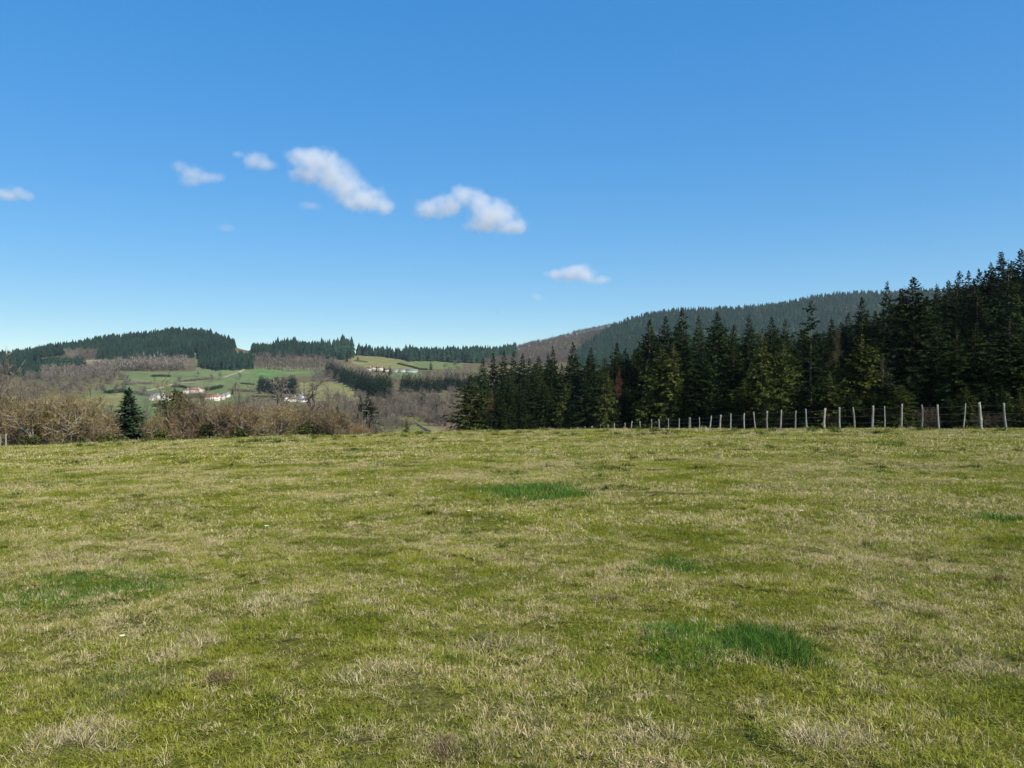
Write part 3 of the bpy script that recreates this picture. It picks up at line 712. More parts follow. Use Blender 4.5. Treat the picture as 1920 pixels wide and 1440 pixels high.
FRONT = [(882, 704, 118, 'olive', 0, 1.15, 'broad olive green spruce ending the wood where it meets the valley'),
         (935, 735, 116, 'spruce', 2, 1.0, 'low spruce just right of the broad olive one at the end of the wood'),
         (1020, 712, 116, 'spruce', 1, 1.1, 'short spruce in the front row where the fence disappears'),
         (1060, 720, 114, 'olive', 1, 1.0, 'olive tinted spruce low in the front row near the farthest posts'),
         (1098, 705, 112, 'spruce', 0, 1.1, 'shaggy spruce in the front row above the farthest posts'),
         (1140, 700, 110, 'olive', 1, .9, 'narrow olive spruce in the front row beside the black gap'),
         (1240, 650, 92, 'olive', 0, .95, 'bright olive tree standing out of the front row with two leaders'),
         (1262, 645, 94, 'olive', 1, .9, 'olive spruce leaning against the bright olive tree'),
         (1318, 660, 92, 'spruce', 2, 1.1, 'grey-green drooping spruce right of the bright olive tree'),
         (1375, 655, 90, 'spruce', 0, 1.2, 'broad dark spruce in the middle of the front row'),
         (1428, 620, 88, 'olive', 1, .75, 'wide dull green spruce left of the open-crowned pine'),
         (1468, 640, 84, 'olive', 0, .75, 'lit green spruce directly left of the open-crowned pine'),
         (1565, 660, 76, 'olive', 1, .8, 'thin yellowish spruce below the dead snag'),
         (1615, 622, 72, 'olive', 0, .95, 'yellow-green ragged spruce with spread leaders behind the fence'),
         (1665, 690, 74, 'spruce', 1, 1.0, 'low dark spruce between the yellow-green one and the huge one'),
         (1757, 616, 74, 'spruce', 0, 1.1, 'half-height spruce at the foot of the huge one'),
         (1794, 614, 70, 'spruce', 3, 1.0, 'slim half-height spruce under the black ridge of trees'),
         (1829, 608, 66, 'spruce', 2, 1.1, 'pointed spruce second from the right edge in the front row'),
         (1893, 597, 62, 'spruce', 0, 1.15, 'pointed spruce at the right edge of the front row'),
         (1862, 665, 60, 'olive', 1, .8, 'small olive spruce between the two pointed ones at right'),
         (1925, 640, 58, 'olive', 0, .8, 'olive spruce cut by the right edge of the picture'),
         (1985, 600, 60, 'spruce', 2, 1.1, 'pointed spruce just outside the right edge')]
for px, top, Y, kind, var, w, lab in FRONT:
    if px > 1200: Y = 31.28/((px-960)/F+.24)+random.uniform(10, 14)
    plant_conifer(kind, var, px, top, Y, lab, GF, w*1.14)
for i, px in enumerate((1175, 1215, 1290, 1345, 1395, 1500, 1535, 1556, 1592, 1640, 1690, 1722, 1778, 1812, 1845, 1878, 1912, 1950)):
    Y = 31.28/((px-960)/F+.24)+random.uniform(7, 10)
    plant_conifer(('spruce', 'olive', 'spruce')[i % 3], i, px, 718+random.uniform(-22, 26), Y, 'low young spruce filling the foot of the wood behind the fence', 'young spruces behind the fence', 1.5)
PARTS_ = ((1150, 'farthest fence posts'), (1420, 'middle fence posts'), (1700, 'nearer fence posts'), (9999, 'nearest fence posts at right'))
for i in range(150):                                        # the mass behind
    px = 930+ (1990-930)*((i*0.6180339)%1.0); base = np.interp(px, [930, 990, 1050, 1130, 1180, 1220, 1350, 1450, 1500, 1560, 1620, 1700, 1760, 1800, 1900, 1990], [712, 695, 672, 672, 650, 622, 612, 620, 625, 608, 590, 568, 560, 532, 498, 485])
    Y = np.interp(px, [930, 1300, 1600, 1990], [142, 128, 110, 95])+random.uniform(-12, 30)
    plant_conifer('spruce', i, px, base-8+random.uniform(0, 42), Y, 'dark spruce packed in the mass of the wood behind the %s' % next(b for a, b in PARTS_ if px < a), GB, 1.1)
for px, top, Y in [(905, 672, 225), (925, 664, 232), (945, 659, 228), (963, 660, 236), (980, 664, 230), (993, 672, 226), (1010, 668, 222), (1028, 664, 225)]:
    plant_conifer('spruce', int(px), px, top, Y, 'bluish green conifer in the rounded group rising behind the end of the wood', 'conifers behind the end of the wood', 1.1)

# lone fir, young conifers of the shrub row
plant_conifer('fir', 0, 241, 731, 94, 'lone dark conical fir standing between the brown shrubs', None, 1.42, 'fir_tree')
plant_conifer('fir', 0, 633, 764, 64, 'small dark young spruce at the right end of the brown shrubs', None, .9, 'spruce_tree')
plant_conifer('spruce', 0, 690, 736, 235, 'large full conifer standing before the valley wood', None, 1.25, 'conifer_tree')
plant_conifer('spruce', 1, 676, 744, 238, 'smaller conifer beside the large full one before the valley wood', None, 1.1, 'conifer_tree')
plant_conifer('olive', 1, 762, 785, 150, 'sparse young spruce alone in the valley field beside the stone wall', None, .75, 'spruce_tree')

# ------------------------------------------------------------------ bare shrubs and trees
def bare(seed, h, spread, stems, up, twig, mat_tw, mat_lim, depth=4, kids=(5, 5, 6, 7), twl=.5, base_h=0.0, lim_r=.07, budshare=.5, cut=1.0):
    """leafless woody plant; returns (limbs mesh, twig mesh)"""
    g = random.Random(seed); lim = MB(); TV = []; TR = []
    gn = lambda s_: g.gauss(0, s_)
    def grow(p, d, L, r, lv):
        pts = [p]; q = p.copy(); dd = d.copy(); n = 3 if lv < 2 else 2
        for i in range(n):
            dd = (dd+Vector((gn(.22), gn(.22), gn(.16)+up*.05))).normalized(); q = q+dd*(L/n); pts.append(q.copy())
        if lv < 2: lim.tube(pts, [r*(1-.6*i/n) for i in range(n+1)], 5 if lv == 0 else 4, g.random(), cap=False)
        elif lv == 2: lim.tube([pts[0], pts[-1]], [r, r*.5], 3, g.random(), cap=False)
        else:
            w = twig; sdv = dd.cross(Vector((gn(1), gn(1), gn(1)))).normalized()*w
            TV.append((pts[0]-sdv, pts[0]+sdv, pts[-1])); TR.append(g.random())
        if lv >= depth: return
        for c in range(kids[lv]):
            f_ = g.uniform(.25, 1.0) if lv else g.uniform(.45, 1.0)
            a = pts[0].lerp(pts[-1], f_) if n == 2 else pts[min(n, int(f_*n)+0)].lerp(pts[min(n, int(f_*n)+1)], f_*n % 1)
            side = Vector((gn(1), gn(1), gn(.7)+up*.35)).normalized()
            nd = (dd*.55+side*.85).normalized()
            grow(a, nd, L*g.uniform(.5, .8)*cut, r*.5, lv+1)
    for s_ in range(stems):
        a = 6.283*s_/max(1, stems)+g.uniform(-.4, .4); b = Vector((math.cos(a), math.sin(a), 0))*spread*.08*(stems > 1)
        d = (Vector((math.cos(a)*spread/h*.75, math.sin(a)*spread/h*.75, 1)) if stems > 1 else Vector((gn(.06), gn(.06), 1))).normalized()
        if base_h:
            lim.tube([b+Vector((0, 0, -.5)), b+Vector((gn(.1), gn(.1), base_h*.5)), b+Vector((0, 0, base_h))], [lim_r*1.5, lim_r*1.15, lim_r], 7, .5, cap=False)
            for c in range(kids[0]):
                aa = 6.283*c/kids[0]+g.uniform(-.5, .5)
                grow(b+Vector((0, 0, base_h*g.uniform(.75, 1.0))), Vector((math.cos(aa)*spread/h*1.1, math.sin(aa)*spread/h*1.1, up)).normalized(), (h-base_h)*.5*g.uniform(.75, 1.1), lim_r*.6, 1)
            grow(b+Vector((0, 0, base_h)), Vector((0, 0, 1)), (h-base_h)*.5, lim_r*.8, 0)
        else:
            lim.tube([b+Vector((0, 0, -.4)), b], [lim_r*1.2, lim_r], 6, .5, cap=False)
            grow(b, d, h*.5, lim_r, 0)
    V = np.array([[tuple(v) for v in t] for t in TV]).reshape(-1, 3); n = len(TV)
    tw = tri_mesh('crown', V, np.arange(3*n).reshape(-1, 3), mat_tw, False, np.repeat(TR, 3))
    ext = np.array([np.percentile(np.abs(V[:, :2]).max(1), 93), np.percentile(V[:, 2], 98.5)])
    return lim.mesh('trunk', mat_lim), tw, ext

def plant_bare(proto, px, half, top, Y, label, group, name='hawthorn_shrub', cat='shrub', rot=None):
    lim, tw, ext = proto; g = at(px, Y)
    h = CH-(top-H0)*Y/F-g.z; sz = h/ext[1]; sx = (half/F*Y)/ext[0] if half else sz
    e = link(name, None, None, g, (0, 0, random.uniform(0, 6.28) if rot is None else rot), (sx, sx, sz)); tag(e, label, cat, group)
    link('trunk', lim, e); link('crown', tw, e); return e

SH = [bare(101, 4.5, 3.0, 5, .5, .015, M_HAW, M_PALEBARK, 4, (5, 6, 6, 8)), bare(102, 4.5, 3.0, 5, .4, .015, M_HAWRED, M_BARK, 4, (5, 6, 6, 8)),
      bare(103, 4.0, 2.8, 5, .4, .015, M_HAWYEL, M_PALEBARK, 4, (5, 6, 6, 7)), bare(104, 3, 2.2, 6, .3, .015, M_ORANGE, M_BARK, 4, (5, 5, 6, 6)),
      bare(105, 5.0, 3.0, 4, .6, .011, M_GREYTW, M_PALEBARK, 4, (5, 5, 6, 6))]
GSH = 'leafless shrubs along the lower edge of the meadow'
for v, px, half, top, Y, lab in [
    (1, 18, 62, 752, 66, 'reddish leafless shrub at the far left edge behind the pale posts'),
    (2, 92, 66, 742, 56, 'large lichen-yellow hawthorn with a dark forked trunk at left'),
    (0, 150, 60, 752, 60, 'brown bushy hawthorn right of the large lichen-yellow one'),
    (0, 188, 34, 778, 58, 'low brown hawthorn beside the lone dark fir'),
    (2, 292, 29, 780, 60, 'low yellowish shrub just right of the lone dark fir'),
    (1, 335, 44, 733, 63, 'tallest reddish shrub with a darker ivy-clad top below the village'),
    (1, 385, 56, 748, 62, 'reddish hawthorn below the red-roofed houses'),
    (0, 432, 50, 756, 60, 'brown hawthorn in the middle of the shrub row'),
    (4, 470, 46, 752, 64, 'greyish hawthorn with pale branches in the middle of the shrub row'),
    (2, 505, 46, 766, 60, 'olive brown hawthorn with lichen left of the white cottages'),
    (0, 548, 50, 765, 62, 'brown hawthorn directly below the white cottages'),
    (1, 592, 44, 760, 62, 'purplish brown hawthorn near the right end of the shrub row'),
    (0, 622, 32, 768, 60, 'brown shrub behind the small young spruce'),
    (3, 662, 30, 796, 62, 'low orange shrub closing the shrub row at its right end'),
    (0, 640, 22, 792, 60, 'narrow brown shrub beside the small young spruce')]:
    plant_bare(SH[v], px, half, top, Y, lab, GSH)
# dark bramble at their feet and ivy on the tall shrub
def ivy(n, rx, ry, rz, seed):
    g = np.random.default_rng(seed); p = g.normal(0, 1, (n, 3)); p /= np.linalg.norm(p, axis=1)[:, None]; p *= g.random(n)[:, None]**.4*np.array([rx, ry, rz])
    p *= (.75+.5*vnoise(p[:, 0]*1.3+7, p[:, 2]*1.3+p[:, 1], seed))[:, None]
    a = g.normal(0, 1, (n, 3)); a /= np.linalg.norm(a, axis=1)[:, None]; b = np.cross(a, g.normal(0, 1, (n, 3))); b /= np.linalg.norm(b, axis=1)[:, None]
    L = g.uniform(.05, .12, n)[:, None]
    V = np.stack([p-a*L, p+b*L*.7, p+a*L, p-b*L*.7], 1).reshape(-1, 3); k4 = np.arange(n)[:, None]*4
    return tri_mesh('ivy', V, np.concatenate([k4+np.array([0, 1, 2]), k4+np.array([0, 2, 3])]), M_IVY, False, np.repeat(g.random(n), 4))
M_IVY = leafy('ivy_leaves', [(0, (.022, .034, .011)), (.6, (.05, .062, .018)), (1, (.12, .12, .035))], .15, .1)
for px, py, Y, dims, n, lab in [(318, 772, 62.5, (1.0, .9, 1.7), 520, 'dark ivy clinging to the tallest reddish shrub'), (332, 745, 63, (.6, .5, .8), 240, 'ivy tuft topping the tallest reddish shrub'),
                                (350, 762, 62, (.7, .5, .6), 150, 'small ivy mass right of the ivy-clad top'),
                                (200, 824, 57, (1.6, .7, .4), 420, 'dark bramble under the low brown hawthorn'), (60, 826, 55, (.9, .6, .4), 220, 'dark bramble at the foot of the lichen-yellow hawthorn'),
                                (395, 806, 60, (.9, .6, .55), 420, 'dark bramble under the reddish hawthorn'), (575, 806, 60, (.9, .6, .7), 340, 'dark bramble under the purplish hawthorn'), (300, 815, 58, (.6, .5, .35), 240, 'bramble under the low yellowish shrub'),
                                (452, 812, 59, (.8, .5, .35), 300, 'bramble beneath the greyish hawthorn'), (12, 762, 100, (1.5, 1.2, 1.1), 700, 'olive ivy mass low on the big bare tree at far left')]:
    c = Vector(((px-960)/F*Y, Y, CH-(py-H0)*Y/F))
    tag(link('ivy', ivy(n, *dims, seed=px), None, c), lab, 'ivy')

# bare trees of the valley, one by one
BT = [bare(201, 11, 4.5, 1, .9, .035, M_GREYTW, M_BARK, 4, (5, 5, 4, 5), base_h=2.6, lim_r=.2),
      bare(202, 12, 4.0, 1, 1.1, .035, M_GREYTW, M_BARK, 4, (5, 4, 4, 5), base_h=3.4, lim_r=.17),
      bare(203, 9, 4.2, 3, .8, .035, M_BROWNTW, M_BARK, 4, (5, 4, 4, 5), lim_r=.12),
      bare(204, 6, 3.5, 5, .6, .03, M_GREYTW, M_BARK, 4, (5, 4, 4, 5), lim_r=.08),
      bare(205, 12, 5.5, 1, .6, .04, M_GREYTW, M_BARK, 4, (5, 4, 3, 3), base_h=6.8, lim_r=.26)]
BTREES = [
 (2, 6, 52, 668, 118, 'big bare pale-twigged tree at the far left edge above the shrubs'),
 (2, 45, 40, 712, 112, 'smaller bare tree leaning out right of the big bare tree at far left'),
 (4, 522, 34, 706, 270, 'spreading bare oak with forked trunk left of the white cottages'),
 (4, 590, 30, 710, 285, 'bare oak with twisting limbs right of the white cottages'),
 (1, 610, 22, 718, 300, 'thin bare tree at the right end of the oaks'),
 (2, 268, 26, 746, 190, 'pale grey leafless tree right of the lone fir'),
 (3, 297, 14, 768, 180, 'low grey bush under the long white farmhouse'),
 (3, 655, 28, 742, 128, 'grey bushy leafless tree behind the small young spruce'),
 (3, 690, 22, 778, 118, 'pale grey leafless bush at the edge of the valley field'),
 (3, 722, 18, 786, 116, 'thin grey bush between the valley field and the meadow'),
 (2, 450, 26, 728, 230, 'hazy grey bare tree right of the village'),
 (1, 485, 22, 730, 240, 'second hazy grey bare tree right of the village'),
 (2, 215, 26, 760, 180, 'faint bare tree left of the lone fir'),
]
for v, px, half, top, Y, lab in BTREES: plant_bare(BT[v], px, half, top, Y, lab, 'bare trees between the meadow and the far fields', 'bare_tree', 'tree')
GV = 'bare trees of the valley wood'
NV = 0
for i in range(64):                                         # valley wood right of centre
    px = 660+200*((i*.6180339+.11) % 1.0); Y = 300+230*((i*.7548777) % 1.0)
    if px < 700 and Y < 380: continue
    g = at(px, Y); hh = random.uniform(8, 13); top = H0-(g.z+hh-CH)*F/Y
    plant_bare(BT[(1, 0, 1, 2)[i % 4]], px, hh*.30/Y*F, top, Y, 'leafless grey-brown tree within the wood filling the valley', GV, 'bare_tree', 'tree')
for i in range(46):
    px = 668+195*((i*.6180339+.5) % 1.0); Y = 285+150*((i*.7548777) % 1.0)
    g = at(px, Y); hh = random.uniform(2.5, 5.5); top = H0-(g.z+hh-CH)*F/Y
    plant_bare(BT[3], px, hh*.5/Y*F, top, Y, 'low leafless bush under the trees of the valley wood', 'undergrowth bushes of the valley wood', 'bare_bush', 'bush')
for i in range(26):
    px = 600+90*((i*.6180339+.3) % 1.0); Y = 420+240*((i*.7548777) % 1.0)
    g = at(px, Y); hh = random.uniform(7, 11); top = H0-(g.z+hh-CH)*F/Y
    plant_bare(BT[(0, 2, 1)[i % 3]], px, hh*.33/Y*F, top, Y, 'leafless tree on the slope between the cottages and the dark conifers', 'bare trees on the slope above the cottages', 'bare_tree', 'tree')
for i in range(56):
    px = 45+200*((i*.6180339+.3) % 1.0); py = np.interp(px, [45, 100, 180, 245], [735, 728, 722, 732])+random.uniform(-24, 18); Y = Yat(px, py, 600)
    g = at(px, Y); hh = random.uniform(7, 12); top = H0-(g.z+hh-CH)*F/Y
    plant_bare(BT[(0, 2, 3)[i % 3]], px, hh*.42/Y*F, top, Y, 'leafless tree in the grey copse below the conifer hill at left', 'bare trees of the left copse', 'bare_tree', 'tree')
for px, py, hh, lab in [(335, 722, 11, 'bare tree behind the cream cottage'), (327, 735, 13, 'grey bare tree rising by the red-roofed house'), (398, 716, 10, 'first of two bare trees above the barn'), (412, 712, 12, 'second of two bare trees above the barn'),
                     (450, 712, 10, 'round bare tree alone in the green field'), (442, 736, 13, 'bare tree right of the pale cottages in the village'), (372, 707, 9, 'faint bare tree high in the green field'),
                     (268, 742, 12, 'bare tree left of the long white farmhouse'), (180, 738, 9, 'spreading bare tree in the field left of the fir'), (855, 690, 12, 'bare tree at the right end of the upper field'), (834, 694, 12, 'thin bare tree near the lone conifer of the upper field')]:
    Y = Yat(px, py, 600); g = at(px, Y); top = H0-(g.z+hh-CH)*F/Y
    plant_bare(BT[random.randrange(3)], px, hh*.4/Y*F, top, Y, lab, 'bare trees near the village', 'bare_tree', 'tree')

# mid-distance conifers, one by one
def con_group(items, label, group, kinds=('mid',)):
    for i, (px, py, hh) in enumerate(items):
        Y = Yat(px, py, 260); g = at(px, Y); top = H0-(g.z+hh-CH)*F/Y
        plant_conifer(kinds[i % len(kinds)], i, px, top, Y, label, group, 1.25)
con_group([(486+68*((i*.618) % 1), 739-12*((i*.755) % 1), 13+4*((i*.37) % 1)) for i in range(40)], 'dark conifer of the compact clump left of the white cottages', 'conifer clump by the cottages')
con_group([(612+120*((i*.618) % 1), np.interp(612+120*((i*.618) % 1), [612, 680, 735], [705, 738, 750])-12*((i*.755) % 1), 13+5*((i*.37) % 1)) for i in range(72)], 'dark conifer of the slanting plantation below the upper farm', 'slanting conifer plantation')
con_group([(752+150*((i*.618) % 1), np.interp(752+150*((i*.618) % 1), [752, 800, 900], [741, 738, 735])-10*((i*.755) % 1), 11+5*((i*.37) % 1)) for i in range(44)], 'dark conifer of the belt behind the valley wood', 'conifer belt behind the valley wood')
for px, py, hh, kind, lab in [(793, 787, 14, 'scots', 'slender pine with a bare white trunk in the valley wood'),
                             (770, 782, 7, 'mid', 'small dark conifer at the edge of the valley wood'),
                             (808, 694, 13, 'mid', 'lone conifer on the upper green field'), (706, 698, 11, 'mid', 'left of three conifers below the upper farm'), (720, 699, 10, 'mid', 'middle of three conifers below the upper farm'), (731, 702, 11, 'mid', 'right of three conifers below the upper farm'),
                             (214, 708, 8, 'mid', 'small conifer at the left tip of the upper hill field'), (436, 740, 8, 'mid', 'dark conifer beside the pale cottages at the village end'), (404, 696, 5, 'mid', 'tiny conifer in the field below the dark wood'),
                             (650, 678, 11, 'mid', 'dark tree on the shoulder left of the upper field'), (671, 677, 8, 'mid', 'tiny conifer on the shoulder of the upper field'),
                             (495, 690, 18, 'scots', 'tall pine standing before the brown wood'), (272, 734, 6, 'mid', 'dark bush-like conifer left of the long white farmhouse')]:
    Y = Yat(px, py, 260); g = at(px, Y); top = H0-(g.z+hh-CH)*F/Y
    plant_conifer(kind, int(px), px, top, Y, lab, None, 1.2, 'pine_tree' if kind == 'scots' else 'conifer_tree')

# ------------------------------------------------------------------ far woods (each one mass)
def far_wood(name, spots, kind, label, hmin, hmax, mat, trunk=0.0):
    g = np.random.default_rng(len(spots)+int(spots[0][0])); n = len(spots)
    S = np.array(spots); X = (S[:, 0]-960)/F*S[:, 1]; Yv = S[:, 1]; Z = ground(X, Yv)-.5
    pn = fbm(X/26, Yv/40, 77); H = (g.uniform(hmin, hmax, n))*(.72+.56*pn)*g.uniform(.9, 1.1, n); tone = np.clip(.7*g.random(n)+.9*(fbm(X/60, Yv/60, 41)-.35), 0, 1)
    if kind == 'con':
        NS, tiers = 6, 4; V = []; T = []; rr = []
        W = H*g.uniform(.19, .36, n); tri = []
        cnt = 0
        for k in range(tiers):
            zb = trunk+(1-trunk)*(k/tiers*.86); zt = min(1.0, zb+(1-trunk)*.42) if k < tiers-1 else 1.0
            rad = (1-k/tiers*.80)
            a0 = g.uniform(0, 6.28, n)
            ring = []
            for q in range(NS):
                a = a0+6.283*q/NS; rj = W*rad*g.uniform(.65, 1.25, n)
                ring.append(np.stack([X+np.cos(a)*rj, Yv+np.sin(a)*rj, Z+H*(zb+g.uniform(-.05, .05, n))], -1))
            tip = np.stack([X+g.normal(0, .15, n), Yv, Z+H*zt], -1)
            V.append(np.stack(ring+[tip], 1))
            for q in range(NS): tri.append((cnt+q, cnt+(q+1) % NS, cnt+NS))
            cnt += NS+1; rr.append(np.clip(tone[:, None]*.75+g.random((n, NS+1))*.25, 0, 1))
        V = np.concatenate(V, 1); rr = np.concatenate(rr, 1)
        T = (np.arange(n)[:, None, None]*cnt+np.array(tri)[None]).reshape(-1, 3)
        o = link(name, tri_mesh(name, V.reshape(-1, 3), T, mat, False, rr.ravel()))
        tag(o, label, 'wood', kind='stuff')
        if trunk > .05:
            w = .28; tv = np.stack([np.stack([X-w, Yv, Z], -1), np.stack([X+w, Yv, Z], -1), np.stack([X, Yv-w, Z+H*trunk*1.25], -1), np.stack([X, Yv+w, Z], -1)], 1)
            tt = (np.arange(n)[:, None, None]*4+np.array([(0, 1, 2), (1, 3, 2), (3, 0, 2)])[None]).reshape(-1, 3)
            tag(link('trunks', tri_mesh('trunks', tv.reshape(-1, 3), tt, M_PALEBARK), o), kind='stuff')
    else:
        K = 46; u = g.random((n, K)); a = g.uniform(0, 6.28, (n, K)); el_ = g.uniform(.35, 1.5, (n, K))
        R = H*g.uniform(.26, .36, n)
        q = g.normal(0, 1, (n, K, 3)); q /= np.linalg.norm(q, axis=2)[..., None]; q *= (g.random((n, K, 1))**.45)
        C = np.stack([X, Yv, Z+H*.62], -1)[:, None, :]+q*np.stack([R, R, H*.38], -1)[:, None, :]
        D = np.stack([np.cos(a)*np.cos(el_), np.sin(a)*np.cos(el_), np.sin(el_)], -1); L = (H[:, None]*g.uniform(.14, .26, (n, K)))[..., None]
        sd = np.stack([-np.sin(a+g.normal(0, 1, (n, K))), np.cos(a), np.zeros((n, K))], -1)*(H[:, None, None]*.019)
        V = np.stack([C-D*L*.5-sd, C-D*L*.5+sd, C+D*L*.6], 2)
        rr = np.clip(tone[:, None, None]*.5+.5*g.random((n, K, 1)), 0, 1).repeat(3, 2)
        o = link(name, tri_mesh(name, V.reshape(-1, 3), np.arange(n*K*3).reshape(-1, 3), mat, False, rr.ravel()))
        tag(o, label, 'wood', kind='stuff')
        w = H*.012; tv = np.stack([np.stack([X-w, Yv, Z], -1), np.stack([X+w, Yv, Z], -1), np.stack([X, Yv-w, Z+H*.75], -1), np.stack([X, Yv+w, Z], -1)], 1)
        tt = (np.arange(n)[:, None, None]*4+np.array([(0, 1, 2), (1, 3, 2), (3, 0, 2)])[None]).reshape(-1, 3)
        tag(link('trunks', tri_mesh('trunks', tv.reshape(-1, 3), tt, M_PALEBARK if trunk > 0 else M_BARK, False), o), kind='stuff')
    return o

def area(stations, sp, depth_max=None, lo=500, jit=.45, holes=()):
    """spots on a grid in a strip of hillside: stations are (px, front row py, back row py or None for the skyline)"""
    S = np.array([(a, b, -1 if c is None else c) for a, b, c in stations], float); out = []
    px = S[0, 0]
    while px < S[-1, 0]:
        f_ = np.interp(px, S[:, 0], S[:, 1]); b_ = np.interp(px, S[:, 0], S[:, 2]) if (S[:, 2] >= 0).all() else None
        Y0 = Yat(px, f_, lo)
        if b_ is None:
            Ys = _YS[_YS > 900]; gg = (ground((px-960)/F*Ys, Ys)-CH)/Ys; Y1 = float(Ys[np.argmax(gg)])+35
        else: Y1 = Yat(px, b_, lo)
        if depth_max: Y1 = min(Y1, Y0+depth_max)
        Y = Y0; dpx = sp*F/max(Y0, 1)
        while Y <= Y1+1:
            x = px+random.uniform(-jit, jit)*dpx*1.2; y = Y+random.uniform(-jit, jit)*sp
            out.append((x, y)); Y += sp
        px += dpx
    return out
W_ = 'dark conifer wood '
far_wood('conifer_wood', area([(-160, 698, None), (0, 701, None), (66, 712, None), (76, 708, None)], 6.5), 'con', 'conifer wood at far left sloping down to the grey copse', 11, 16, M_FARCON)
far_wood('conifer_wood', area([(72, 672, None), (100, 669, None), (118, 664, None), (140, 660, None), (186, 660, None)], 6.5), 'con', 'conifer wood on the left hill above the bare stems', 11, 16, M_FARCON)
far_wood('conifer_wood', area([(70, 686, 676), (100, 682, 672), (116, 678, 670)], 6.5), 'con', 'edge of the left hill wood showing tall bare pale trunks', 17, 21, M_FARCON, .6)
far_wood('bare_wood', area([(116, 674, 664), (140, 674, 664), (150, 674, 664)], 7), 'dec', 'small greyish leafless patch left in the hill wood', 9, 13, M_GREYTW)
far_wood('conifer_wood', area([(84, 699, 694), (120, 698, 692), (156, 699, 693)], 7), 'con', 'tall conifer clump with bare stems below the left hill wood', 17, 21, M_FARCON, .42)
far_wood('conifer_wood', area([(186, 674, None), (240, 674, None), (300, 672, None), (361, 671, None)], 6.2)+area([(357, 656, None), (380, 654, None)], 6.2), 'con', 'dense conifer wood crowning the rounded hill at left', 11, 16, M_FARCON)
far_wood('conifer_wood', area([(376, 690, None), (400, 694, None), (438, 694, None)], 6.5)+area([(438, 694, 672), (476, 692, 674)], 6.5), 'con', 'dark conifer wood right of the pale track on the hill', 12, 17, M_FARCON)
far_wood('conifer_wood', area([(476, 668, None), (520, 671, None), (560, 668, None), (600, 672, None), (640, 675, None), (664, 669, None)], 6.5), 'con', 'conifer wood on the middle skyline above the brown wood', 12, 17, M_FARCON)
far_wood('conifer_wood', area([(516, 664, None), (557, 662, None)], 8, 70), 'con', 'taller tuft of conifers on the middle skyline', 20, 24, M_FARCON)
far_wood('conifer_wood', area([(605, 671, None), (664, 668, None)], 9, 60), 'con', 'taller rounded conifer stand ending the middle skyline wood', 26, 31, M_FARCON)
far_wood('conifer_wood', area([(674, 663, None), (700, 667, None), (730, 671, None), (764, 676, None)], 6, 40), 'con', 'thin line of conifers behind the upper field', 15, 20, M_FARCON, .08)
far_wood('conifer_wood', area([(764, 678, None), (800, 677, None), (850, 680, None), (905, 681, None), (965, 676, None)], 9), 'con', 'straight-edged tall conifer wood above the upper green field', 18, 23, M_FARCON, .1)
far_wood('conifer_wood', [q for q in area([(1075, 685, None), (1100, 690, None), (1250, 690, None), (1400, 680, None), (1600, 665, None), (1960, 650, None)], 8.5, None, 1100) if not (q[0] < 1150 and q[1] > 1500+ (q[0]-1075)*7)], 'con', 'conifer forest covering the long ridge behind the dark wood', 6, 14, M_FARCON)
far_wood('bare_wood', area([(225, 697, 690), (260, 696, 687), (300, 697, 687), (346, 696, 686)], 6), 'dec', 'row of grey leafless trees across the upper edge of the left hill field', 16, 22, M_GREYTW)
far_wood('bare_wood', area([(85, 716, 700), (130, 716, 700), (180, 710, 692), (224, 702, 690)], 8), 'dec', 'grey leafless wood below the left hill wood', 11, 17, M_GREYTW)
far_wood('bare_wood', area([(150, 676, 664), (186, 675, 664)], 6), 'dec', 'purplish leafless patch inside the left hill wood', 11, 15, M_BROWNTW)
far_wood('bare_wood', area([(474, 693, 676), (520, 695, 676), (560, 696, 676), (600, 694, 680), (632, 702, 684)], 8), 'dec', 'brown leafless wood on the middle hill with pale stems', 12, 17, M_BROWNTW, .3)
far_wood('bare_wood', area([(740, 722, 708), (780, 718, 706), (830, 716, 700), (880, 712, 690)], 10), 'dec', 'brown leafless scrub below the upper farm', 5, 9, M_BROWNTW)
far_wood('bare_wood', area([(595, 722, 700), (640, 716, 698), (690, 712, 702)], 11), 'dec', 'leafless brown trees around the top of the slanting plantation', 8, 12, M_BROWNTW)
far_wood('bare_wood', [q for q in area([(915, 690, None), (960, 688, None), (1040, 685, None), (1120, 680, None), (1150, 676, None)], 8, None, 1250) if q[0] < 1080 or q[1] > 1500+(q[0]-1075)*7], 'dec', 'purplish brown leafless wood on the flank of the long ridge', 9, 14, M_BROWNTW)

# low hedges and bushes of the fields
def hedge(pts, hh, w, label, mat=None):
    m = MB(); g = np.random.default_rng(int(pts[0][0]*7)); W = []
    for (x0, y0), (x1, y1) in zip(pts, pts[1:]):
        n = max(2, int(abs(x1-x0)/1.2))
        for k in range(n): W.append(at(x0+(x1-x0)*k/n, Yat(x0+(x1-x0)*k/n, y0+(y1-y0)*k/n, 260)))
    o = W[0]; n = len(W)*60
    i = g.integers(0, len(W), n); B = np.array([tuple(p-o) for p in W])[i]+np.stack([g.normal(0, w, n), g.normal(0, w, n), g.random(n)*hh*(.5+g.random(n)*.6)], -1)
    a = g.normal(0, 1, (n, 3)); a /= np.linalg.norm(a, axis=1)[:, None]; b = np.cross(a, g.normal(0, 1, (n, 3))); b /= np.linalg.norm(b, axis=1)[:, None]; L = hh*.2
    V = np.stack([B-a*L, B+b*L*.7, B+a*L], 1).reshape(-1, 3)
    tag(link('hedge', tri_mesh('hedge', V, np.arange(3*n).reshape(-1, 3), mat or M_MIDCON, False, np.repeat(g.random(n), 3)), None, o), label, 'hedge', 'field hedges')
hedge([(285, 707), (300, 706), (320, 707)], 3, 1.2, 'broken hedge high on the left field')
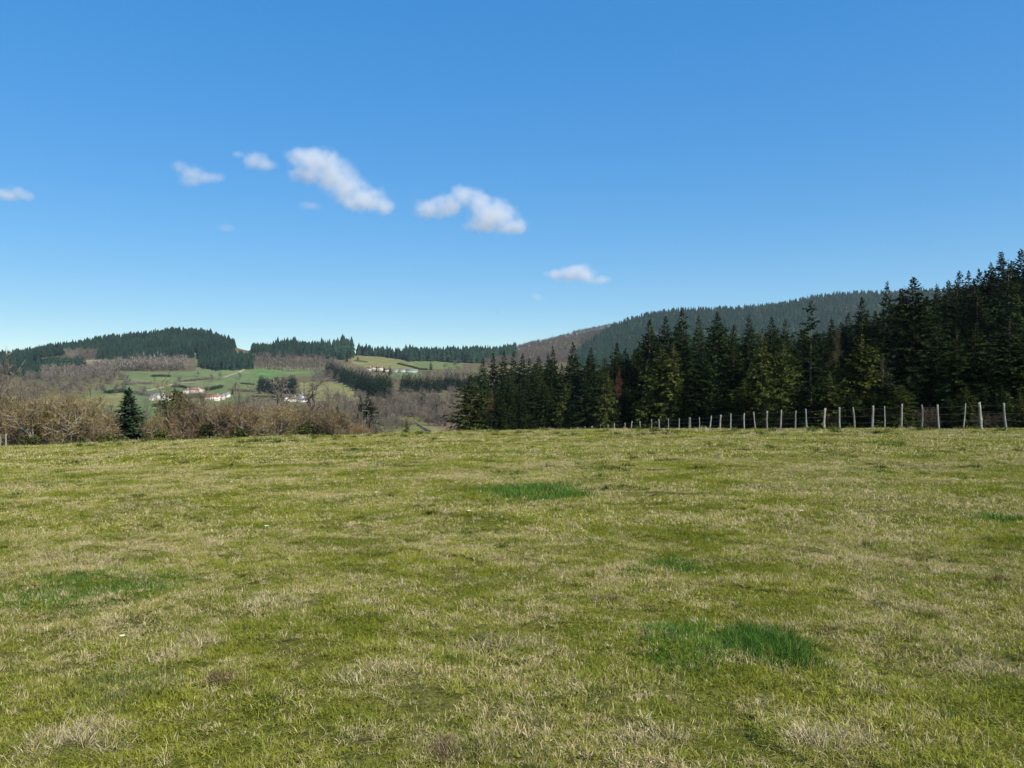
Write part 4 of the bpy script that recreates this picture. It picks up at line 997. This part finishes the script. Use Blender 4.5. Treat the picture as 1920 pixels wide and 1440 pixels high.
hedge([(325, 726), (345, 727), (352, 731)], 3, 1.2, 'dark hedge running to the cream cottage')
hedge([(384, 733), (400, 731), (416, 727)], 4, 1.6, 'dark hedge right of the brown barn')
hedge([(452, 720), (464, 721), (478, 722)], 2, .8, 'dark line of hedge left of the compact clump')
hedge([(472, 744), (500, 745), (530, 747)], 2, .8, 'dark double hedge line left of the white cottages')
hedge([(746, 683), (768, 688), (786, 693), (802, 694)], 3, 1.2, 'dark hedge slanting down the upper green field')
hedge([(200, 738), (215, 737), (232, 735)], 4, 1.8, 'bushy hedge left of the lone fir')
hedge([(665, 677), (680, 679), (690, 680)], 2.5, 1, 'small bushes on the shoulder of the upper field', M_BROWNTW)
hedge([(240, 722), (262, 720), (285, 721)], 3, 1.4, 'grey hedge across the left field above the fir', M_GREYTW)
hedge([(345, 716), (375, 713), (400, 711)], 3, 1.4, 'grey hedge above the brown barn', M_GREYTW)
hedge([(430, 732), (455, 734), (480, 735)], 3, 1.4, 'grey hedge right of the village', M_GREYTW)
hedge([(330, 748), (352, 747), (388, 746)], 5, 2.5, 'brown garden trees between the barn and the cream house', M_BROWNTW)
hedge([(250, 738), (265, 740), (282, 744)], 4, 2.0, 'grey scrub left of the long white farmhouse', M_GREYTW)
hedge([(288, 763), (300, 762), (312, 760)], 3, 1.2, 'dark garden hedge below the red-roofed house')

# ------------------------------------------------------------------ houses
M_WALLW = solid('white_render', (.47, .44, .38), (.58, .55, .48), .4)
M_WALLC = solid('cream_render', (.55, .48, .38), (.66, .59, .48), .4)
M_WALLP = solid('pinkish_stone', (.40, .31, .25), (.50, .40, .33), .5)
M_TILE = solid('red_tiles', (.22, .10, .06), (.32, .165, .105), .8)
M_TILEB = solid('brown_tiles', (.15, .085, .06), (.22, .13, .09), .8)
M_SLATE = solid('grey_roofing', (.16, .155, .15), (.25, .245, .235), .6)
M_PANE = solid('dark_pane', (.03, .035, .04), (.06, .065, .07), 1, .2)
M_GREENM = solid('pale_green_sheeting', (.24, .29, .255), (.31, .36, .31), .5)
def house(px, py, w, d, h, rh, rot, wall, roof, label, group, name='house', wins=3, chim=True, cat='house'):
    Y = Yat(px, py, 500); g = at(px, Y)
    e = tag(link(name, None, None, g, (0, 0, rot), (.88, .88, .88)), label, cat, group)
    m = MB(); m.box(-w/2, w/2, -d/2, d/2, -2.5, h)
    m.add([(-w/2, -d/2, h), (-w/2, d/2, h), (-w/2, 0, h+rh)], [(0, 1, 2)]); m.add([(w/2, -d/2, h), (w/2, d/2, h), (w/2, 0, h+rh)], [(0, 2, 1)])
    link('wall', m.mesh('wall', wall), e)
    m = MB(); o = .5; k = rh/(d/2)
    for s_ in (-1, 1):
        yb = s_*(d/2+o); zb = h-o*k
        V = [(-w/2-o, yb, zb), (w/2+o, yb, zb), (w/2+o, 0, h+rh), (-w/2-o, 0, h+rh)]; V += [(a, b, c+.22) for a, b, c in V]
        m.add(V, [(0, 1, 2), (0, 2, 3), (4, 6, 5), (4, 7, 6), (0, 4, 5), (0, 5, 1), (1, 5, 6), (1, 6, 2), (3, 2, 6), (3, 6, 7), (0, 3, 7), (0, 7, 4)])
    ro = link('roof', m.mesh('roof', roof), e)
    if chim:
        m = MB(); m.box(w*.28, w*.28+.8, -.4, .4, h+rh-.9, h+rh+1.1); link('chimney', m.mesh('chimney', wall), ro)
    for i in range(wins):
        x = -w/2+w*(i+.5)/wins; rows = (1.0,) if h < 4.2 else (1.0, 3.6)
        for z in rows:
            m = MB(); m.box(x-.5, x+.5, -d/2-.06, -d/2+.1, z, z+1.25); link('window', m.mesh('window', M_PANE), e)
    m = MB(); x = -w/2+w*.5/max(1, wins)+w/max(1, wins)*.5; m.box(x-.45, x+.45, -d/2-.05, -d/2+.1, 0, 2.05); link('door', m.mesh('door', M_TILEB), e)
    return e
GVI = 'houses of the village on the slope'
house(299, 749, 17, 8, 5.6, 2.2, .10, M_WALLW, M_SLATE, 'long white farmhouse with grey roof at the left end of the village', GVI, wins=4)
house(286, 751, 6, 6, 3.2, 1.8, .1, M_WALLP, M_SLATE, 'small grey outbuilding joined to the long white farmhouse', GVI, wins=1, chim=False)
house(319, 752, 9, 8, 5.0, 2.8, 1.15, M_WALLC, M_TILE, 'red-roofed house with pale gable beside the long white farmhouse', GVI, wins=2)
house(349, 738, 6.5, 6, 4.2, 1.8, .25, M_WALLC, M_TILEB, 'small cream cottage left of the brown barn', GVI, wins=2)
house(364, 736, 15, 9, 3.6, 4.2, .1, M_WALLP, M_TILEB, 'long barn with steep brown roof above the village', GVI, wins=2, chim=False)
house(377, 736, 7, 7, 4.5, 3.6, 1.35, M_WALLW, M_TILEB, 'pale gabled house at the right end of the brown barn', GVI, wins=1)
house(390, 751, 6, 6, 4.2, 2.0, .2, M_WALLC, M_TILEB, 'little cottage left of the pinkish house', GVI, wins=1)
house(402, 752, 13, 8, 5.4, 2.2, .05, M_WALLC, M_TILE, 'cream house with red tiled roof and dark windows in the village', GVI, wins=3)
house(415, 750, 8, 7, 4.6, 2.0, -.1, M_WALLP, M_SLATE, 'grey stone house right of the cream house', GVI, wins=2)
house(424, 745, 9, 7, 3.4, 1.8, -.2, M_WALLW, M_SLATE, 'white low house at the right end of the village', GVI, wins=2)
GCO = 'white cottages between the bare oaks'
house(537, 752, 5.5, 5, 4.6, 1.6, .5, M_WALLW, M_SLATE, 'left white cottage under the spreading bare oak', GCO, wins=2)
house(549, 753, 7, 6, 3.0, 2.2, .3, M_WALLC, M_TILEB, 'brownish cottage between the two white ones', GCO, wins=2)
house(564, 748, 6, 5, 3.6, 1.4, -.2, M_WALLW, M_SLATE, 'upper right white cottage among the bare oaks', GCO, wins=2)
house(568, 754, 9, 5, 3.0, 1.4, 0, M_WALLW, M_SLATE, 'lower right white cottage among the bare oaks', GCO, wins=3)
GFA = 'buildings of the upper farm'
house(692, 696, 7, 7, 4.6, 1.8, .3, M_WALLW, M_TILE, 'white house with red roof at the left end of the upper farm', GFA, wins=2)
house(703, 695, 10, 8, 5.6, 2.0, .1, M_WALLW, M_TILE, 'larger white house with red roof in the upper farm', GFA, wins=3)
house(714, 695, 8, 7, 4.4, 1.8, 0, M_WALLC, M_TILE, 'cream house behind the three conifers of the upper farm', GFA, wins=2)
house(726, 697, 9, 7, 3.6, 1.4, -.05, M_WALLP, M_TILEB, 'pinkish shed in the middle of the upper farm', GFA, 'barn', 0, False, 'barn')
house(742, 698, 8, 7, 3.4, 1.2, 0, M_GREENM, M_SLATE, 'pale green shed left of the long barn', GFA, 'barn', 0, False, 'barn')
house(756, 698, 11, 8, 3.6, 1.4, 0, M_WALLP, M_SLATE, 'stone shed joined to the long pale barn', GFA, 'barn', 0, False, 'barn')
house(772, 699, 18, 9, 3.8, 1.4, -.03, M_GREENM, M_SLATE, 'long pale green barn at the right end of the upper farm', GFA, 'barn', 0, False, 'barn')

# dry stone wall at the foot of the valley field
m = MB(); g = random.Random(5); w0 = at(778, Yat(778, 793)); w1 = at(842, 175)
for i in range(150):
    t = g.random(); p = w0.lerp(w1, t); p = Vector((p.x, p.y, float(ground(p.x, p.y)))); sx = g.uniform(.25, .55)
    q = p+Vector((g.gauss(0, .12), g.gauss(0, .2), g.uniform(0, .75)))-w0
    V = []; n = 6
    for zz, rr_ in ((-.5, .75), (.15, 1.0), (.5, .6)):
        for k in range(n): a = 6.283*k/n+g.uniform(-.3, .3); V.append((q.x+math.cos(a)*sx*rr_, q.y+math.sin(a)*sx*rr_*.8, q.z+zz*sx*.8))
    T = []
    for r_ in range(2):
        for k in range(n): a0 = r_*n+k; a1 = r_*n+(k+1) % n; T += [(a0, a1, a1+n), (a0, a1+n, a0+n)]
    T += [(2*n, 2*n+k, 2*n+k+1) for k in range(1, n-1)]
    m.add(V, T)
tag(link('stone_wall', m.mesh('stone_wall', M_STONE), None, w0), 'low dry stone wall slanting down to the end of the spruce wood', 'wall')

# dead snags in the wood
SN = bare(301, 9, 2.2, 1, .3, .03, M_DEAD, M_DEAD, 4, (7, 4, 3, 3), base_h=6.0, lim_r=.09, cut=.8)
plant_bare(SN, 1568, 13, 612, 80, 'dead leafless snag among the spruces behind the fence', None, 'dead_tree', 'tree')
plant_bare(SN, 1656, 12, 670, 76, 'thin dead sapling between the yellow-green and the huge spruce', None, 'dead_tree', 'tree')
M_DEADR = leafy('rust_twigs', [(0, (.055, .03, .018)), (1, (.13, .065, .035))], .1, .1)
SNR = bare(302, 7, 2.0, 1, .3, .05, M_DEADR, M_BARK, 4, (6, 4, 4, 4), base_h=3.0, lim_r=.08)
plant_bare(SNR, 921, 11, 735, 121, 'rust-red dying tree right of the broad olive spruce', None, 'dead_tree', 'tree')
plant_bare(SNR, 1158, 10, 695, 121, 'rust-red dying tree deep in the front row of spruces', None, 'dead_tree', 'tree')
# dead brush at the forest foot behind the fence
BR = bare(303, 2.0, 2.0, 6, .2, .012, M_DEAD, M_DEAD, 4, (4, 4, 4, 4), lim_r=.03)
for i, px in enumerate((1480, 1560, 1648, 1672, 1700, 1745, 1785, 1815, 1850, 1878, 1905)):
    Y = 31.28/((px-960)/F+.24)+random.uniform(6, 12)
    plant_bare(BR, px, 24, 772+random.uniform(-8, 8), Y, 'dead grey brush tangled at the foot of the spruces behind the fence', 'dead brush behind the fence', 'dead_brush', 'brush')

# bird
m = MB(); Yb = 260.0; c = Vector(((933-960)/F*Yb, Yb, CH-(586-H0)*Yb/F))
m.tube([(-.22, 0, .0), (-.1, 0, .05), (.08, 0, .05), (.2, 0, .03), (.27, 0, .02)], [.01, .055, .06, .035, .006], 7)
body = m.mesh('body', M_BARK)
bd = tag(link('bird', None, None, c, (0, 0, .6)), 'tiny dark bird flying over the far hills', 'bird')
link('body', body, bd)
for s_ in (-1, 1):
    m = MB(); m.add([(.1, 0, .06), (-.06, 0, .05), (.1, s_*.22, .17), (-.04, s_*.22, .15), (.0, s_*.46, .12)], [(0, 1, 3), (0, 3, 2), (2, 3, 4)]); link('wing', m.mesh('wing', M_BARK), bd)

# ------------------------------------------------------------------ clouds
YC = 4200.0
def cloud(blobs, rho, label, seed):
    """a small cumulus: noisy vapour inside a puffy hull"""
    B = [(Vector(((px-960)/F*YC, YC, CH-(py-H0)*YC/F)), rx*1.2/F*YC, ry*1.2/F*YC) for px, py, rx, ry in blobs]
    o_ = sum((b[0] for b in B), Vector())/len(B)
    s = NT('cloud_vapour_%d' % seed); tc = s.n('TexCoord').outputs['Object']
    nz = s.n('TexNoise', Scale=1/75.0, Detail=7, Roughness=.6); mp = s.n('Mapping'); mp.inputs['Location'].default_value = (seed*313, seed*71, 0); s.l(tc, mp.inputs[0]); s.l(mp.outputs[0], nz.inputs['Vector'])
    tot = None
    for c_, rx, ry in B:
        v = s.n('VectorMath', _operation='SUBTRACT'); s.l(tc, v.inputs[0]); v.inputs[1].default_value = c_-o_
        v2 = s.n('VectorMath', _operation='MULTIPLY'); s.l(v.outputs[0], v2.inputs[0]); v2.inputs[1].default_value = (1/rx, 1/(.5*(rx+ry)), 1/ry)
        ln = s.n('VectorMath', _operation='LENGTH'); s.l(v2.outputs[0], ln.inputs[0])
        f_ = s.math('SUBTRACT', 1.3, ln.outputs['Value'])
        if tot is None: tot = f_
        else:
            x = s.n('Math', _operation='SMOOTH_MAX'); s.l(tot, x.inputs[0]); s.l(f_, x.inputs[1]); x.inputs[2].default_value = .7; tot = x.outputs[0]
    dn = s.math('ADD', tot, s.math('MULTIPLY', s.math('SUBTRACT', nz.outputs['Fac'], .5), 2.0))
    dn = s.math('MULTIPLY', s.math('SUBTRACT', dn, .36), .9, True)
    edge = s.math('MULTIPLY', tot, 1.8, True)
    dn = s.math('MULTIPLY', s.math('MULTIPLY', dn, edge), rho)
    pv = s.n('VolumePrincipled', Anisotropy=.2); pv.inputs['Color'].default_value = (.97, .97, .975, 1); s.l(dn, pv.inputs['Density'])
    s.l(pv.outputs[0], s.out.inputs['Volume'])
    bm = bmesh.new()
    for c_, rx, ry in B:
        bmesh.ops.create_icosphere(bm, subdivisions=3, radius=1.0, matrix=Matrix.Translation(c_-o_) @ Matrix.Diagonal((rx*1.28, .5*(rx+ry)*1.28, ry*1.28, 1)))
    me = bpy.data.meshes.new('cloud'); bm.to_mesh(me); bm.free(); me.materials.append(s.m)
    o = link('cloud', me, None, o_); md = o.modifiers.new('union', 'REMESH'); md.mode = 'VOXEL'; md.voxel_size = 7.0
    tag(o, label, 'cloud', 'small fair-weather clouds')
cloud([(12, 366, 26, 11), (36, 359, 18, 13), (50, 368, 14, 9)], .022, 'small white cloud at the left edge of the sky', 1)
cloud([(336, 313, 15, 12), (358, 325, 26, 12), (392, 334, 32, 9), (360, 341, 26, 9)], .015, 'thin wispy cloud, first right of the one at the left edge', 2)
cloud([(478, 302, 26, 16), (500, 310, 18, 9), (448, 290, 14, 8)], .021, 'small soft cloud just left of the long slanting one', 3)
cloud([(568, 292, 30, 18), (598, 303, 40, 26), (575, 330, 34, 14), (628, 328, 38, 25), (652, 352, 38, 24), (680, 376, 42, 22), (700, 362, 24, 12), (722, 388, 18, 16)], .021, 'long white cloud slanting down to the right', 4)
cloud([(585, 386, 24, 9)], .009, 'faint cloud shred under the long slanting cloud', 5)
cloud([(805, 392, 26, 18), (840, 385, 30, 20), (868, 366, 22, 18), (900, 380, 26, 20), (928, 404, 42, 27), (958, 424, 30, 15), (905, 424, 30, 15)], .026, 'brightest puffy arched cloud in the middle of the sky', 6)
cloud([(1040, 514, 22, 11), (1070, 513, 27, 16), (1097, 515, 26, 16), (1125, 525, 20, 9)], .030, 'small flat cloud low above the dark wood', 7)
cloud([(1008, 557, 15, 9)], .010, 'tiny faint cloud puff below the low flat cloud', 8)
cloud([(422, 426, 20, 8)], .008, 'tiny faint cloud shred low in the left sky', 9)

# ------------------------------------------------------------------ haze
s = NT('air_haze'); pv = s.n('VolumePrincipled', Density=.000055, Anisotropy=.3); pv.inputs['Color'].default_value = (.80, .90, 1.0, 1); s.l(pv.outputs[0], s.out.inputs['Volume'])
m = MB(); zl = float(ZG.min())-1.5; zh = float(ZG.max())+40
m.box(-2720, 2720, -2720, 2720, zl, zh)
tag(link('haze', m.mesh('haze', s.m)), 'thin bluish haze filling the valley air', kind='stuff')
